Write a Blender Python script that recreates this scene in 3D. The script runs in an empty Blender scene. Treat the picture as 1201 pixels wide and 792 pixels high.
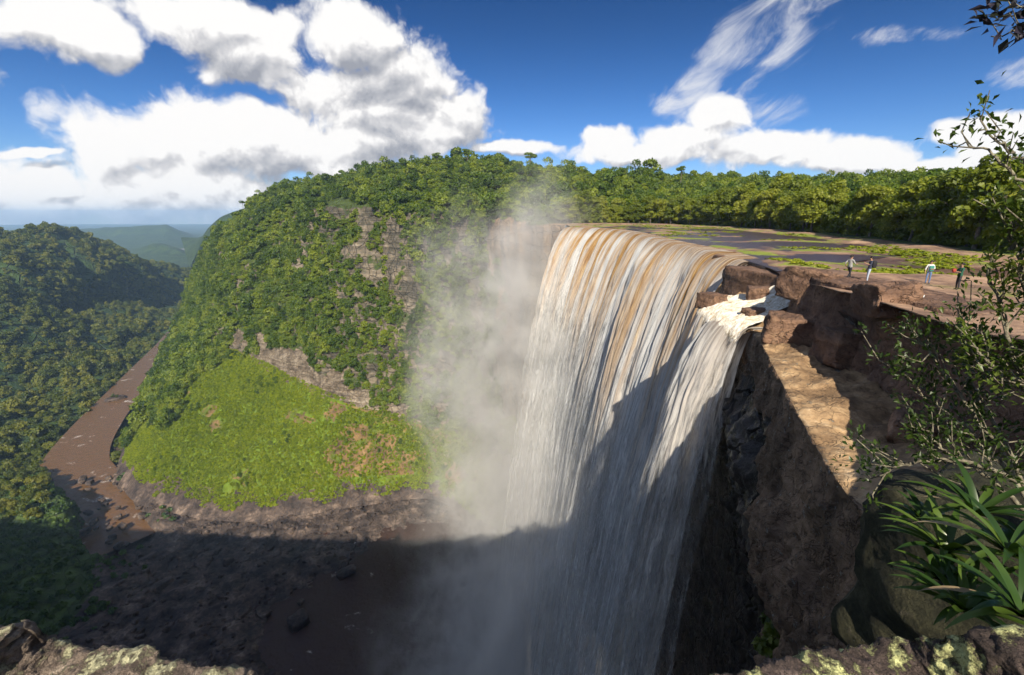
import bpy, bmesh, math, random
import numpy as np
from mathutils import Vector, Matrix

# ------------------------------------------------------------------ camera, sky, sun, exposure
scene = bpy.context.scene
C = scene.collection
R = math.radians
F, U0, V0, HOR = 540.0, 600.5, 396.0, 252.0          # focal length and centre in photo pixels, horizon row
PITCH = math.atan((V0 - HOR) / F)
cp, sp = math.cos(PITCH), math.sin(PITCH)

cam_d = bpy.data.cameras.new('camera')
cam_d.sensor_width = 36.0
cam_d.lens = 36.0 * F / 1201.0
cam_d.clip_start, cam_d.clip_end = 0.05, 60000
cam = bpy.data.objects.new('camera', cam_d)
C.objects.link(cam)
cam.rotation_euler = (R(90) - PITCH, 0, 0)
scene.camera = cam

SUN_EL, SUN_AZ = 37.0, 1.5                            # sun behind the camera, a touch to its left
sdir = Vector((-math.sin(R(SUN_AZ)) * math.cos(R(SUN_EL)), -math.cos(R(SUN_AZ)) * math.cos(R(SUN_EL)), math.sin(R(SUN_EL))))
sun_d = bpy.data.lights.new('sun', 'SUN')
sun_d.energy, sun_d.angle, sun_d.color = 4.6, R(0.5), (1.0, 0.90, 0.74)
sun = bpy.data.objects.new('sun', sun_d)
C.objects.link(sun)
sun.rotation_euler = sdir.to_track_quat('Z', 'Y').to_euler()

scene.view_settings.view_transform = 'Standard'
scene.view_settings.look = 'None'
scene.view_settings.gamma = 1.0
scene.view_settings.exposure = 0.85
cy = scene.cycles
cy.use_denoising = True
cy.use_adaptive_sampling, cy.adaptive_threshold = True, 0.03
cy.max_bounces, cy.diffuse_bounces, cy.glossy_bounces = 5, 2, 2
cy.transmission_bounces, cy.volume_bounces, cy.transparent_max_bounces = 3, 1, 24
cy.volume_step_rate, cy.volume_max_steps = 1.0, 96
cy.sample_clamp_indirect = 4.0


# ------------------------------------------------------------------ node helpers
class NT:
    def __init__(s, tree):
        s.t = tree

    def n(s, typ, ins=None, **props):
        nd = s.t.nodes.new(typ)
        for k, v in props.items():
            setattr(nd, k, v)
        for k, v in (ins or {}).items():
            s.put(nd.inputs[k], v)
        return nd

    def put(s, sock, v):
        if isinstance(v, bpy.types.NodeSocket):
            s.t.links.new(v, sock)
        elif v is not None:
            if sock.type == 'RGBA' and len(v) == 3:
                v = (*v, 1)
            sock.default_value = v

    def math(s, op, a, b=None, c=None, clamp=False):
        nd = s.n('ShaderNodeMath', operation=op, use_clamp=clamp)
        for i, x in enumerate((a, b, c)):
            if x is not None:
                s.put(nd.inputs[i], x)
        return nd.outputs[0]

    def vmath(s, op, a, b=None):
        nd = s.n('ShaderNodeVectorMath', operation=op)
        for i, x in enumerate((a, b)):
            if x is not None:
                s.put(nd.inputs[i], x)
        return nd.outputs['Value'] if op in ('LENGTH', 'DOT_PRODUCT', 'DISTANCE') else nd.outputs[0]

    def mix(s, f, a, b, blend='MIX'):
        nd = s.n('ShaderNodeMix', data_type='RGBA', blend_type=blend)
        s.put(nd.inputs[0], f); s.put(nd.inputs[6], a); s.put(nd.inputs[7], b)
        return nd.outputs[2]

    def noise(s, vec, scale, detail=4, rough=0.55, dist=0.0, out=0):
        nd = s.n('ShaderNodeTexNoise', {'Scale': scale, 'Detail': detail, 'Roughness': rough, 'Distortion': dist})
        if vec is not None:
            s.put(nd.inputs['Vector'], vec)
        return nd.outputs[out]

    def ramp(s, f, stops, interp='LINEAR'):
        nd = s.n('ShaderNodeValToRGB')
        cr = nd.color_ramp
        cr.interpolation = interp
        while len(cr.elements) < len(stops):
            cr.elements.new(0.5)
        for e, (p, c) in zip(cr.elements, stops):
            e.position = p
            e.color = (c, c, c, 1) if isinstance(c, (int, float)) else (*c, 1)
        s.put(nd.inputs[0], f)
        return nd.outputs[0]

    def smooth(s, v, lo, hi, a=0.0, b=1.0):
        nd = s.n('ShaderNodeMapRange', {0: v, 1: lo, 2: hi, 3: a, 4: b}, interpolation_type='SMOOTHSTEP')
        return nd.outputs[0]

    def mapping(s, vec, scale=(1, 1, 1), rot=(0, 0, 0), loc=(0, 0, 0)):
        return s.n('ShaderNodeMapping', {'Vector': vec, 'Scale': scale, 'Rotation': rot, 'Location': loc}).outputs[0]

    def pos(s):
        return s.n('ShaderNodeNewGeometry').outputs['Position']

    def xyz(s, v):
        return s.n('ShaderNodeSeparateXYZ', {0: v}).outputs

    def bump(s, h, strength=0.5, dist=1.0):
        return s.n('ShaderNodeBump', {'Height': h, 'Strength': strength, 'Distance': dist}).outputs[0]


def material(name):
    m = bpy.data.materials.new(name)
    m.use_nodes = True
    m.node_tree.nodes.clear()
    t = NT(m.node_tree)
    out = t.n('ShaderNodeOutputMaterial')
    return m, t, out


def dirpx(u, v):
    a, d = (u - U0) / F, (v - V0) / F
    return np.array((a, cp - d * sp, -(sp + d * cp)))


def at_y(u, v, Y):
    r = dirpx(u, v)
    return tuple(r * (Y / r[1]))


def at_z(u, v, z):
    r = dirpx(u, v)
    return tuple(r * (z / r[2]))


def project(p):
    p = np.asarray(p)
    f = p[..., 1] * cp - p[..., 2] * sp
    dn = -p[..., 1] * sp - p[..., 2] * cp
    f = np.where(np.abs(f) < 1e-6, 1e-6, f)
    return U0 + F * p[..., 0] / f, V0 + F * dn / f, f


# ------------------------------------------------------------------ the sky
def azel(u, v):
    r = dirpx(u, v)
    r = r / np.linalg.norm(r)
    return math.atan2(r[0], r[1]), math.asin(r[2])


def blob_params(b):
    u, v, ru, rv = b
    a0, e0 = azel(u, v)
    ra = abs(azel(u + ru, v)[0] - azel(u - ru, v)[0]) / 2
    re = abs(azel(u, v - rv)[1] - azel(u, v + rv)[1]) / 2
    return a0, e0, ra, re


CUMULUS = [(70, 32, 95, 48), (20, 30, 70, 34), (122, 48, 42, 44), (255, 22, 110, 42), (292, 66, 66, 44), (215, 8, 70, 24),
           (418, 44, 66, 46), (478, 98, 78, 50), (532, 138, 44, 36), (400, 108, 84, 40), (455, 140, 96, 40),
           (128, 182, 62, 54), (170, 165, 50, 40), (246, 160, 84, 56), (332, 166, 110, 46), (215, 226, 170, 44), (50, 236, 100, 46),
           (420, 170, 90, 34), (5, 215, 60, 40), (505, 158, 80, 28), (600, 176, 70, 12), (-90, 60, 90, 60), (-120, 230, 130, 60),
           (715, 166, 46, 20), (800, 168, 60, 24), (842, 138, 44, 26), (900, 176, 90, 24), (1010, 182, 90, 24), (1130, 148, 60, 14),
           (1190, 168, 66, 36), (1100, 194, 80, 20), (1290, 160, 90, 50), (760, 180, 120, 16), (30, 182, 44, 6)]
CIRRUS = [(890, 52, 84, 56), (830, 108, 62, 42), (930, 10, 90, 34), (1060, 44, 110, 22), (782, 122, 46, 22), (1185, 90, 70, 30), (860, 140, 90, 26)]


def build_world():
    w = bpy.data.worlds.new('World')
    scene.world = w
    w.use_nodes = True
    w.node_tree.nodes.clear()

    def envelope(t, vec, blobs):
        e = None
        for b in blobs:
            a0, e0, ra, re = blob_params(b)
            q = t.vmath('MULTIPLY', t.vmath('SUBTRACT', vec, (a0, e0, 0)), (1 / ra, 1 / re, 0))
            d = t.math('SUBTRACT', 1.0, t.vmath('LENGTH', q))
            if e is None:
                e = d
            else:
                nd = t.n('ShaderNodeMath', operation='SMOOTH_MAX')
                t.put(nd.inputs[0], e); t.put(nd.inputs[1], d); nd.inputs[2].default_value = 0.18
                e = nd.outputs[0]
        return e

    g = bpy.data.node_groups.new('cumulus', 'ShaderNodeTree')
    g.interface.new_socket('Vector', in_out='INPUT', socket_type='NodeSocketVector')
    g.interface.new_socket('Density', in_out='OUTPUT', socket_type='NodeSocketFloat')
    t = NT(g)
    vi = t.n('NodeGroupInput').outputs[0]
    warp = t.vmath('SUBTRACT', t.noise(vi, 9, 3, 0.5, out=1), (0.5, 0.5, 0.5))
    v2 = t.vmath('ADD', vi, t.vmath('MULTIPLY', warp, (0.10, 0.07, 0)))
    env = envelope(t, v2, CUMULUS)
    fb = t.noise(vi, 11, 9, 0.56)
    vor = t.n('ShaderNodeTexVoronoi', {'Vector': v2, 'Scale': 15.0, 'Detail': 4.0, 'Roughness': 0.6}, feature='SMOOTH_F1')
    vor.inputs['Smoothness'].default_value = 0.35
    d = t.math('MULTIPLY_ADD', t.math('MINIMUM', env, 0.75), 1.9, 0.62)
    d = t.math('ADD', d, t.math('MULTIPLY', t.math('SUBTRACT', fb, 0.5), 1.7))
    d = t.math('ADD', d, t.math('MULTIPLY', t.math('SUBTRACT', 0.42, vor.outputs[0]), 0.8))
    t.n('NodeGroupOutput', {0: d})

    t = NT(w.node_tree)
    out = t.n('ShaderNodeOutputWorld')
    dirv = t.n('ShaderNodeTexCoord').outputs['Generated']
    x, y, z = t.xyz(t.vmath('NORMALIZE', dirv))
    az, el = t.math('ARCTAN2', x, y), t.math('ARCSINE', z)
    vec = t.n('ShaderNodeCombineXYZ', {0: az, 1: el}).outputs[0]
    sky = t.n('ShaderNodeTexSky', sky_type='NISHITA', sun_disc=False, sun_elevation=R(SUN_EL), sun_rotation=R(180 + SUN_AZ),
              altitude=500, air_density=1.0, dust_density=0.3, ozone_density=3.0)
    # the deep blue of a clear tropical sky: more saturation, darker overhead than towards the skyline
    hs = t.n('ShaderNodeHueSaturation', {'Saturation': 1.28, 'Value': 1.0, 'Color': sky.outputs[0]}).outputs[0]
    dark = t.smooth(el, 0.02, 0.42, 0.62, 0.30)
    blue = t.mix(1.0, hs, t.n('ShaderNodeCombineColor', {0: t.math('MULTIPLY', dark, 0.70), 1: t.math('MULTIPLY', dark, 0.84), 2: t.math('MULTIPLY', dark, 1.16)}).outputs[0], 'MULTIPLY')
    grp = lambda v: t.n('ShaderNodeGroup', {0: v}, node_tree=g).outputs[0] if False else _grp(t, g, v)
    d0 = grp(vec)
    d1 = grp(t.vmath('ADD', vec, (-0.006, 0.016, 0)))
    d2 = grp(t.vmath('ADD', vec, (-0.02, 0.065, 0)))
    a = t.smooth(d0, -0.22, 0.55)
    # sunlit billows against grey bellies; the higher, nearer clouds are seen more from below
    fine = t.math('MULTIPLY', t.math('SUBTRACT', d0, d1), 0.55)
    body = t.math('MULTIPLY', t.math('SUBTRACT', d0, d2), 0.30)
    lum = t.math('ADD', t.math('ADD', fine, body), t.smooth(d0, 0.2, 2.2, 0.86, 0.50))
    lum = t.math('SUBTRACT', lum, t.smooth(t.math('ADD', el, t.math('MULTIPLY', az, 0.10)), 0.10, 0.28, 0.0, 0.22))
    lowgrey = t.smooth(t.noise(t.vmath('ADD', vec, (3.1, 0.7, 0)), 5, 4, 0.5), 0.40, 0.66, 0.12, -0.20)
    lum = t.math('ADD', lum, lowgrey, clamp=True)
    ccol = t.ramp(lum, [(0.12, (2.1, 2.2, 2.5)), (0.38, (3.1, 3.15, 3.35)), (0.62, (4.2, 4.15, 4.25)), (0.88, (6.0, 5.9, 5.8))])
    # thin streaks of high cloud
    cv = t.mapping(vec, (1, 1, 1), (0, 0, R(-38)))
    cn = t.noise(t.vmath('MULTIPLY', cv, (1.0, 2.6, 1)), 7, 10, 0.66, 0.6)
    ce = envelope(t, t.vmath('ADD', vec, t.vmath('MULTIPLY', t.vmath('SUBTRACT', t.noise(vec, 6, 3, 0.5, out=1), (0.5, 0.5, 0.5)), (0.16, 0.1, 0))), CIRRUS)
    ca = t.smooth(t.math('ADD', t.math('MULTIPLY', t.math('MINIMUM', ce, 0.6), 0.9), t.math('MULTIPLY', t.math('SUBTRACT', cn, 0.52), 2.3)), 0.12, 1.0, 0, 0.85)
    ca = t.math('MULTIPLY', ca, t.smooth(ce, -0.25, 0.2))
    col = t.mix(ca, blue, (5.2, 5.2, 5.3))
    col = t.mix(a, col, ccol)
    # unseen broken cloud overhead and behind the viewer, added for bluish fill light
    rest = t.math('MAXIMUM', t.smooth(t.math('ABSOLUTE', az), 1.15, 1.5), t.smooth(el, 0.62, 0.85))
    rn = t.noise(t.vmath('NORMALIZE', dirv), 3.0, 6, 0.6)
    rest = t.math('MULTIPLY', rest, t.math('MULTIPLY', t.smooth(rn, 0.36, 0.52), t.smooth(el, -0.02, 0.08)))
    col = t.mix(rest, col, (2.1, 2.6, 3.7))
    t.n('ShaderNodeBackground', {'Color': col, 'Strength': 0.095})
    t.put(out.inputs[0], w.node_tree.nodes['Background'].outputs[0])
    w.cycles.sampling_method = 'MANUAL'
    w.cycles.sample_map_resolution = 512


def _grp(t, g, v):
    nd = t.t.nodes.new('ShaderNodeGroup')
    nd.node_tree = g
    t.put(nd.inputs[0], v)
    return nd.outputs[0]


build_world()

# ------------------------------------------------------------------ numpy noise, meshes, lofts
_rs = np.random.RandomState(7)
_perm = np.concatenate([_rs.permutation(256)] * 3)
_grad = _rs.normal(size=(256, 3))
_grad /= np.linalg.norm(_grad, axis=1)[:, None]


def perlin(p):
    p = np.asarray(p, float)
    i = np.floor(p).astype(int)
    f = p - i
    w = f * f * f * (f * (f * 6 - 15) + 10)
    i &= 255
    r = 0
    for dx in (0, 1):
        for dy in (0, 1):
            for dz in (0, 1):
                h = _perm[_perm[_perm[(i[..., 0] + dx) & 255] + ((i[..., 1] + dy) & 255)] + ((i[..., 2] + dz) & 255)]
                gdot = (_grad[h] * (f - np.array((dx, dy, dz)))).sum(-1)
                r = r + gdot * (w[..., 0] if dx else 1 - w[..., 0]) * (w[..., 1] if dy else 1 - w[..., 1]) * (w[..., 2] if dz else 1 - w[..., 2])
    return r * 1.5


def fbm(p, octs=5, gain=0.5, ridged=False):
    p = np.asarray(p, float)
    a, s, r = 1.0, 0.0, 0
    for k in range(octs):
        q = perlin(p * 2.0 ** k + 17.3 * k)
        r = r + a * ((1 - 2 * np.abs(q)) if ridged else q)
        s += a
        a *= gain
    return r / s


def sstep(a, b, x):
    t = np.clip((np.asarray(x, float) - a) / (b - a), 0, 1)
    return t * t * (3 - 2 * t)


def link(o, parent=None):
    C.objects.link(o)
    if parent is not None:
        o.parent = parent
    return o


def mesh_np(name, V, Q, mats=(), smooth=True, uv=None):
    """V (n,3), Q (m,k) faces of one size"""
    V = np.asarray(V, np.float32).reshape(-1, 3)
    Q = np.asarray(Q, np.int32)
    me = bpy.data.meshes.new(name)
    m, k = Q.shape
    me.vertices.add(len(V)); me.vertices.foreach_set('co', V.ravel())
    me.loops.add(m * k); me.loops.foreach_set('vertex_index', Q.ravel())
    me.polygons.add(m)
    me.polygons.foreach_set('loop_start', np.arange(m, dtype=np.int32) * k)
    me.polygons.foreach_set('loop_total', np.full(m, k, np.int32))
    if uv is not None:
        l = me.uv_layers.new(name='UVMap')
        l.data.foreach_set('uv', np.asarray(uv, np.float32)[Q.ravel()].ravel())
    for x in mats:
        me.materials.append(x)
    me.polygons.foreach_set('use_smooth', np.full(m, smooth, bool))
    me.update(calc_edges=True)
    me.validate()
    return me


def obj(name, me, parent=None):
    return link(bpy.data.objects.new(name, me), parent)


def tag(o, label=None, cat=None, group=None, kind=None):
    for k, v in (('label', label), ('category', cat), ('group', group), ('kind', kind)):
        if v:
            o[k] = v
    return o


def empty(name, loc, label, cat, group=None, rz=0, sc=1.0):
    o = bpy.data.objects.new(name, None)
    o.empty_display_size = 0.2
    o.location = loc
    o.rotation_euler = (0, 0, rz)
    o.scale = (sc,) * 3
    link(o)
    return tag(o, label, cat, group)


def catmull(P, n):
    P = np.asarray(P, float)
    M = len(P)
    s = np.linspace(0, M - 1, n)
    i = np.clip(np.floor(s).astype(int), 0, M - 2)
    f = (s - i)[(...,) + (None,) * (P.ndim - 1)]
    Pm = np.concatenate([(2 * P[:1] - P[1:2]), P, (2 * P[-1:] - P[-2:-1])])
    a, b, c, d = Pm[i], Pm[i + 1], Pm[i + 2], Pm[i + 3]
    return 0.5 * (2 * b + (c - a) * f + (2 * a - 5 * b + 4 * c - d) * f ** 2 + (3 * b - a - 3 * c + d) * f ** 3)


def linres(P, counts):
    P = np.asarray(P, float)
    rows = []
    for k in range(len(P) - 1):
        for q in range(counts[k]):
            w = q / counts[k]
            rows.append(P[k] * (1 - w) + P[k + 1] * w)
    rows.append(P[-1])
    return np.array(rows)


def grid_quads(a, b, flip=False):
    i = np.arange(a - 1)[:, None] * b + np.arange(b - 1)[None, :]
    i = i.ravel()
    q = np.stack([i, i + 1, i + b + 1, i + b], 1)
    return q[:, ::-1] if flip else q


def grid_normals(G):
    du = np.gradient(G, axis=1)
    dv = np.gradient(G, axis=0)
    n = np.cross(du, dv)
    return n / (np.linalg.norm(n, axis=2, keepdims=True) + 1e-9)


def loft(rows, nu, counts=None, nv=None):
    """rows: (rows, stations, 3) -> dense grid (smooth along the stations)"""
    G = np.asarray(rows, float)
    G = np.moveaxis(catmull(np.moveaxis(G, 1, 0), nu), 0, 1)
    return linres(G, counts) if counts else catmull(G, nv)


def grid_obj(name, G, mats, flip=False, uv=None, smooth=True):
    a, b = G.shape[:2]
    return obj(name, mesh_np(name, G.reshape(-1, 3), grid_quads(a, b, flip), mats, smooth, None if uv is None else uv.reshape(-1, 2)))


rng = np.random.RandomState(11)


def sample_grid(G, n, weight=None):
    """n random points on a grid surface, area weighted; returns pos, normal"""
    A, B, D = G[:-1, :-1], G[1:, :-1], G[:-1, 1:]
    cr = np.cross(D - A, B - A)
    ar = np.linalg.norm(cr, axis=2)
    nr = cr / (ar[..., None] + 1e-9)
    nr = np.where(nr[..., 2:] < 0, -nr, nr)
    w = ar if weight is None else ar * weight[:-1, :-1]
    w = w.ravel() / w.sum()
    idx = rng.choice(len(w), n, p=w)
    r1, r2 = rng.rand(n, 1), rng.rand(n, 1)
    a = A.reshape(-1, 3)[idx]; b = B.reshape(-1, 3)[idx]; d = D.reshape(-1, 3)[idx]
    return a + (b - a) * r1 + (d - a) * r2, nr.reshape(-1, 3)[idx]


def inst_scatter(name, pts, sc, sources, variant=None, tilt=0.12):
    """ONE object: the sources instanced on points (for uncountable vegetation and rubble only)"""
    n = len(pts)
    me = bpy.data.meshes.new(name)
    me.vertices.add(n)
    me.vertices.foreach_set('co', np.asarray(pts, np.float32).ravel())
    sc = np.asarray(sc, float)
    if sc.ndim == 1:
        sc = np.stack([sc * rng.uniform(0.85, 1.15, n), sc * rng.uniform(0.85, 1.15, n), sc * rng.uniform(0.8, 1.25, n)], 1)
    rot = np.stack([rng.normal(0, tilt, n), rng.normal(0, tilt, n), rng.uniform(0, 6.283, n)], 1)
    var = rng.randint(0, len(sources), n) if variant is None else variant
    for nm, ty, key, dat in (('sc', 'FLOAT_VECTOR', 'vector', sc), ('rt', 'FLOAT_VECTOR', 'vector', rot), ('vi', 'INT', 'value', var)):
        at = me.attributes.new(nm, ty, 'POINT')
        at.data.foreach_set(key, np.asarray(dat, np.int32 if ty == 'INT' else np.float32).ravel())
    o = obj(name, me)
    tr = bpy.data.node_groups.new(name, 'GeometryNodeTree')
    tr.interface.new_socket('Geometry', in_out='INPUT', socket_type='NodeSocketGeometry')
    tr.interface.new_socket('Geometry', in_out='OUTPUT', socket_type='NodeSocketGeometry')
    t = NT(tr)
    gi = t.n('NodeGroupInput')
    jn = t.n('GeometryNodeJoinGeometry')
    for s in sources:
        oi = t.n('GeometryNodeObjectInfo', transform_space='ORIGINAL')
        oi.inputs['Object'].default_value = s
        oi.inputs['As Instance'].default_value = True
        tr.links.new(oi.outputs['Geometry'], jn.inputs[0])
    na = lambda nm, ty: t.n('GeometryNodeInputNamedAttribute', {'Name': nm}, data_type=ty).outputs[0]
    ip = t.n('GeometryNodeInstanceOnPoints', {'Points': gi.outputs[0], 'Instance': jn.outputs[0], 'Pick Instance': True,
                                              'Instance Index': na('vi', 'INT'), 'Scale': na('sc', 'FLOAT_VECTOR')})
    e2r = t.n('FunctionNodeEulerToRotation', {0: na('rt', 'FLOAT_VECTOR')})
    tr.links.new(e2r.outputs[0], ip.inputs['Rotation'])
    t.n('NodeGroupOutput', {0: ip.outputs[0]})
    md = o.modifiers.new('scatter', 'NODES')
    md.node_group = tr
    o['kind'] = 'stuff'
    return o


def source(name, me):
    return bpy.data.objects.new(name, me)             # never linked: only the scattered copies render


# ------------------------------------------------------------------ materials
def leaf_mat(name, dark, mid, light, trans=0.3, rough=0.5, by_random=True, big=0.02):
    m, t, out = material(name)
    f = t.noise(t.pos(), big, 3, 0.6)
    f = t.smooth(f, 0.3, 0.7)
    if by_random:
        f = t.math('MULTIPLY_ADD', t.n('ShaderNodeObjectInfo').outputs['Random'], 0.72, t.math('MULTIPLY', f, 0.34))
    isl = t.n('ShaderNodeNewGeometry').outputs['Random Per Island']
    f = t.math('ADD', f, t.math('MULTIPLY', t.math('SUBTRACT', isl, 0.5), 0.35), clamp=True)
    col = t.ramp(f, [(0.05, dark), (0.5, mid), (0.95, light)])
    p = t.n('ShaderNodeBsdfPrincipled', {'Base Color': col, 'Roughness': rough, 'Specular IOR Level': 0.3})
    tr = t.n('ShaderNodeBsdfTranslucent', {'Color': t.mix(1.0, col, (1.35, 1.5, 0.6), 'MULTIPLY')})
    mx = t.n('ShaderNodeMixShader', {0: trans, 1: p.outputs[0], 2: tr.outputs[0]})
    t.put(out.inputs[0], mx.outputs[0])
    return m


def rock_mat(name, cols, scale=0.3, bump=0.6, strata=0.0, green=0.0, rough=0.85, wet=None, lichen=None, bdist=0.6, greencol=(0.06, 0.10, 0.015), streak=0.0, cracks=1.0):
    m, t, out = material(name)
    P = t.pos()
    n1 = t.noise(P, scale, 8, 0.62)
    n2 = t.noise(P, scale * 5, 6, 0.65)
    v = t.math('ADD', t.math('MULTIPLY', n1, 0.65), t.math('MULTIPLY', n2, 0.35))
    h = t.math('ADD', n1, t.math('MULTIPLY', n2, 0.35))
    if strata:
        wz = t.math('ADD', t.xyz(P)[2], t.math('MULTIPLY', t.noise(P, scale * 0.6, 3), 3.0))
        wv = t.noise(t.n('ShaderNodeCombineXYZ', {2: wz}).outputs[0], strata, 5, 0.7)
        v = t.math('ADD', t.math('MULTIPLY', v, 0.6), t.math('MULTIPLY', wv, 0.4))
        h = t.math('ADD', h, t.math('MULTIPLY', wv, 1.2))
    if streak:
        sv = t.noise(t.mapping(P, (1, 1, 0.09)), streak, 6, 0.6)
        v = t.math('ADD', t.math('MULTIPLY', v, 0.55), t.math('MULTIPLY', sv, 0.45))
        h = t.math('ADD', h, t.math('MULTIPLY', sv, 0.8))
    col = t.ramp(v, [(0.36, cols[0]), (0.47, cols[1]), (0.56, cols[2]), (0.66, cols[3])])
    crack = t.n('ShaderNodeTexVoronoi', {'Vector': t.vmath('ADD', P, t.vmath('MULTIPLY', t.noise(P, scale * 2, 3, out=1), (2.5, 2.5, 2.5))), 'Scale': scale * 1.6}, feature='DISTANCE_TO_EDGE').outputs[0]
    ck = t.smooth(crack, 0.0, 0.05)
    h = t.math('ADD', h, t.math('MULTIPLY', ck, 0.25 * cracks))
    col = t.mix(t.smooth(crack, 0.0, 0.03, 0.55 * cracks, 0.0), col, (0.02, 0.015, 0.012))
    if lichen:
        ln = t.noise(P, lichen[1], 9, 0.72)
        lf = t.smooth(ln, lichen[2], lichen[2] + 0.07)
        col = t.mix(lf, col, t.ramp(t.noise(P, lichen[1] * 6, 5, 0.7), [(0.3, tuple(c * 0.55 for c in lichen[0])), (0.6, lichen[0])]))
        h = t.math('ADD', h, t.math('MULTIPLY', lf, 0.35))
    if green:
        N = t.n('ShaderNodeNewGeometry').outputs['Normal']
        nz = t.xyz(N)[2]
        gf = t.smooth(t.math('ADD', t.math('ADD', nz, t.math('MULTIPLY', t.math('SUBTRACT', t.noise(P, scale * 0.9, 6, 0.65), 0.5), 1.9)), 0.0), 1.05 - green, 1.25 - green)
        gc = t.ramp(t.noise(P, scale * 3, 6, 0.7), [(0.3, tuple(c * 0.5 for c in greencol)), (0.7, tuple(c * 1.4 for c in greencol))])
        col = t.mix(gf, col, gc)
    p = t.n('ShaderNodeBsdfPrincipled', {'Base Color': col, 'Roughness': rough, 'Specular IOR Level': 0.35, 'Normal': t.bump(h, bump, bdist)})
    if wet:
        t.put(p.inputs['Roughness'], t.smooth(t.noise(P, wet, 4, 0.6), 0.4, 0.6, 0.25, rough))
    t.put(out.inputs[0], p.outputs[0])
    return m


def plain(name, col, rough=0.7, var=0.0, scale=20, spec=0.3):
    m, t, out = material(name)
    c = col
    if var:
        c = t.ramp(t.noise(t.n('ShaderNodeTexCoord').outputs['Object'], scale, 5, 0.6), [(0.3, tuple(x * (1 - var) for x in col)), (0.7, tuple(min(1, x * (1 + var)) for x in col))])
    p = t.n('ShaderNodeBsdfPrincipled', {'Base Color': c, 'Roughness': rough, 'Specular IOR Level': spec})
    t.put(out.inputs[0], p.outputs[0])
    return m


M = {}
M['forest'] = leaf_mat('forest leaves', (0.030, 0.060, 0.006), (0.085, 0.136, 0.010), (0.195, 0.235, 0.022))
M['forest_dark'] = leaf_mat('deep forest leaves', (0.030, 0.048, 0.005), (0.078, 0.102, 0.009), (0.160, 0.162, 0.020), trans=0.27)
M['bank_tree'] = leaf_mat('riverside leaves', (0.075, 0.105, 0.010), (0.155, 0.190, 0.016), (0.26, 0.27, 0.034), trans=0.40)
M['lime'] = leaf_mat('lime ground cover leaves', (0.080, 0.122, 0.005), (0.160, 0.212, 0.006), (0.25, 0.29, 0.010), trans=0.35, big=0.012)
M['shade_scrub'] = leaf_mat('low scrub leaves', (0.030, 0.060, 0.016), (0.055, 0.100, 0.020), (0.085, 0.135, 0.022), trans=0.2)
M['sedge'] = leaf_mat('sedge leaves', (0.12, 0.15, 0.010), (0.20, 0.24, 0.014), (0.30, 0.32, 0.03), trans=0.3, big=0.1)
M['shrub_leaf'] = leaf_mat('shrub leaves', (0.020, 0.038, 0.008), (0.050, 0.085, 0.013), (0.13, 0.16, 0.025), trans=0.35, rough=0.38, big=0.8)
M['purple_leaf'] = leaf_mat('purplish leaves', (0.02, 0.02, 0.03), (0.04, 0.035, 0.06), (0.06, 0.08, 0.05), trans=0.3, rough=0.4, big=1.5)
M['brom'] = leaf_mat('strap leaves', (0.014, 0.034, 0.008), (0.028, 0.062, 0.012), (0.075, 0.12, 0.020), trans=0.25, rough=0.32, big=1.5)
M['dead_leaf'] = leaf_mat('withered leaves', (0.10, 0.07, 0.04), (0.22, 0.16, 0.09), (0.30, 0.24, 0.15), trans=0.2, big=1.5)
M['bark'] = rock_mat('bark', [(0.05, 0.04, 0.03), (0.11, 0.09, 0.07), (0.17, 0.145, 0.115), (0.24, 0.21, 0.17)], 6, 0.5, bdist=0.02)
M['twig'] = rock_mat('twig bark', [(0.05, 0.045, 0.03), (0.12, 0.105, 0.075), (0.22, 0.20, 0.14), (0.34, 0.33, 0.22)], 22, 0.5, bdist=0.01)
M['slope'] = rock_mat('massif slope', [(0.02, 0.018, 0.012), (0.08, 0.07, 0.05), (0.22, 0.18, 0.13), (0.42, 0.37, 0.29)], 0.055, 0.9, strata=0.16, green=0.62, bdist=6, greencol=(0.05, 0.075, 0.012))
M['talus'] = rock_mat('talus ground', [(0.05, 0.03, 0.015), (0.12, 0.085, 0.03), (0.17, 0.13, 0.04), (0.24, 0.18, 0.07)], 0.045, 0.8, green=0.58, cracks=0.0, bdist=3, greencol=(0.10, 0.15, 0.008))
M['soil'] = rock_mat('bare talus soil', [(0.05, 0.035, 0.02), (0.13, 0.085, 0.035), (0.20, 0.125, 0.05), (0.30, 0.20, 0.10)], 0.08, 0.9, green=0.30, cracks=0.3, bdist=3, greencol=(0.09, 0.12, 0.01))
M['band'] = rock_mat('cliff band rock', [(0.05, 0.04, 0.03), (0.15, 0.115, 0.08), (0.33, 0.27, 0.20), (0.50, 0.44, 0.36)], 0.10, 1.0, strata=0.55, bdist=4)
M['fallwall'] = rock_mat('gorge wall rock', [(0.045, 0.03, 0.02), (0.16, 0.10, 0.06), (0.30, 0.19, 0.10), (0.42, 0.31, 0.19)], 0.07, 1.0, strata=0.16, streak=0.22, bdist=3)
M['shelf'] = None
M['nearcliff'] = rock_mat('near cliff rock', [(0.04, 0.026, 0.018), (0.13, 0.082, 0.052), (0.235, 0.15, 0.095), (0.37, 0.26, 0.18)], 0.55, 0.9, green=0.0, bdist=0.6, lichen=((0.40, 0.38, 0.34), 2.6, 0.59), streak=0.5, strata=1.1)
M['block'] = rock_mat('brown sandstone', [(0.05, 0.028, 0.02), (0.13, 0.075, 0.05), (0.23, 0.135, 0.085), (0.36, 0.24, 0.15)], 0.6, 0.8, bdist=0.5, strata=0.8)
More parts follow.
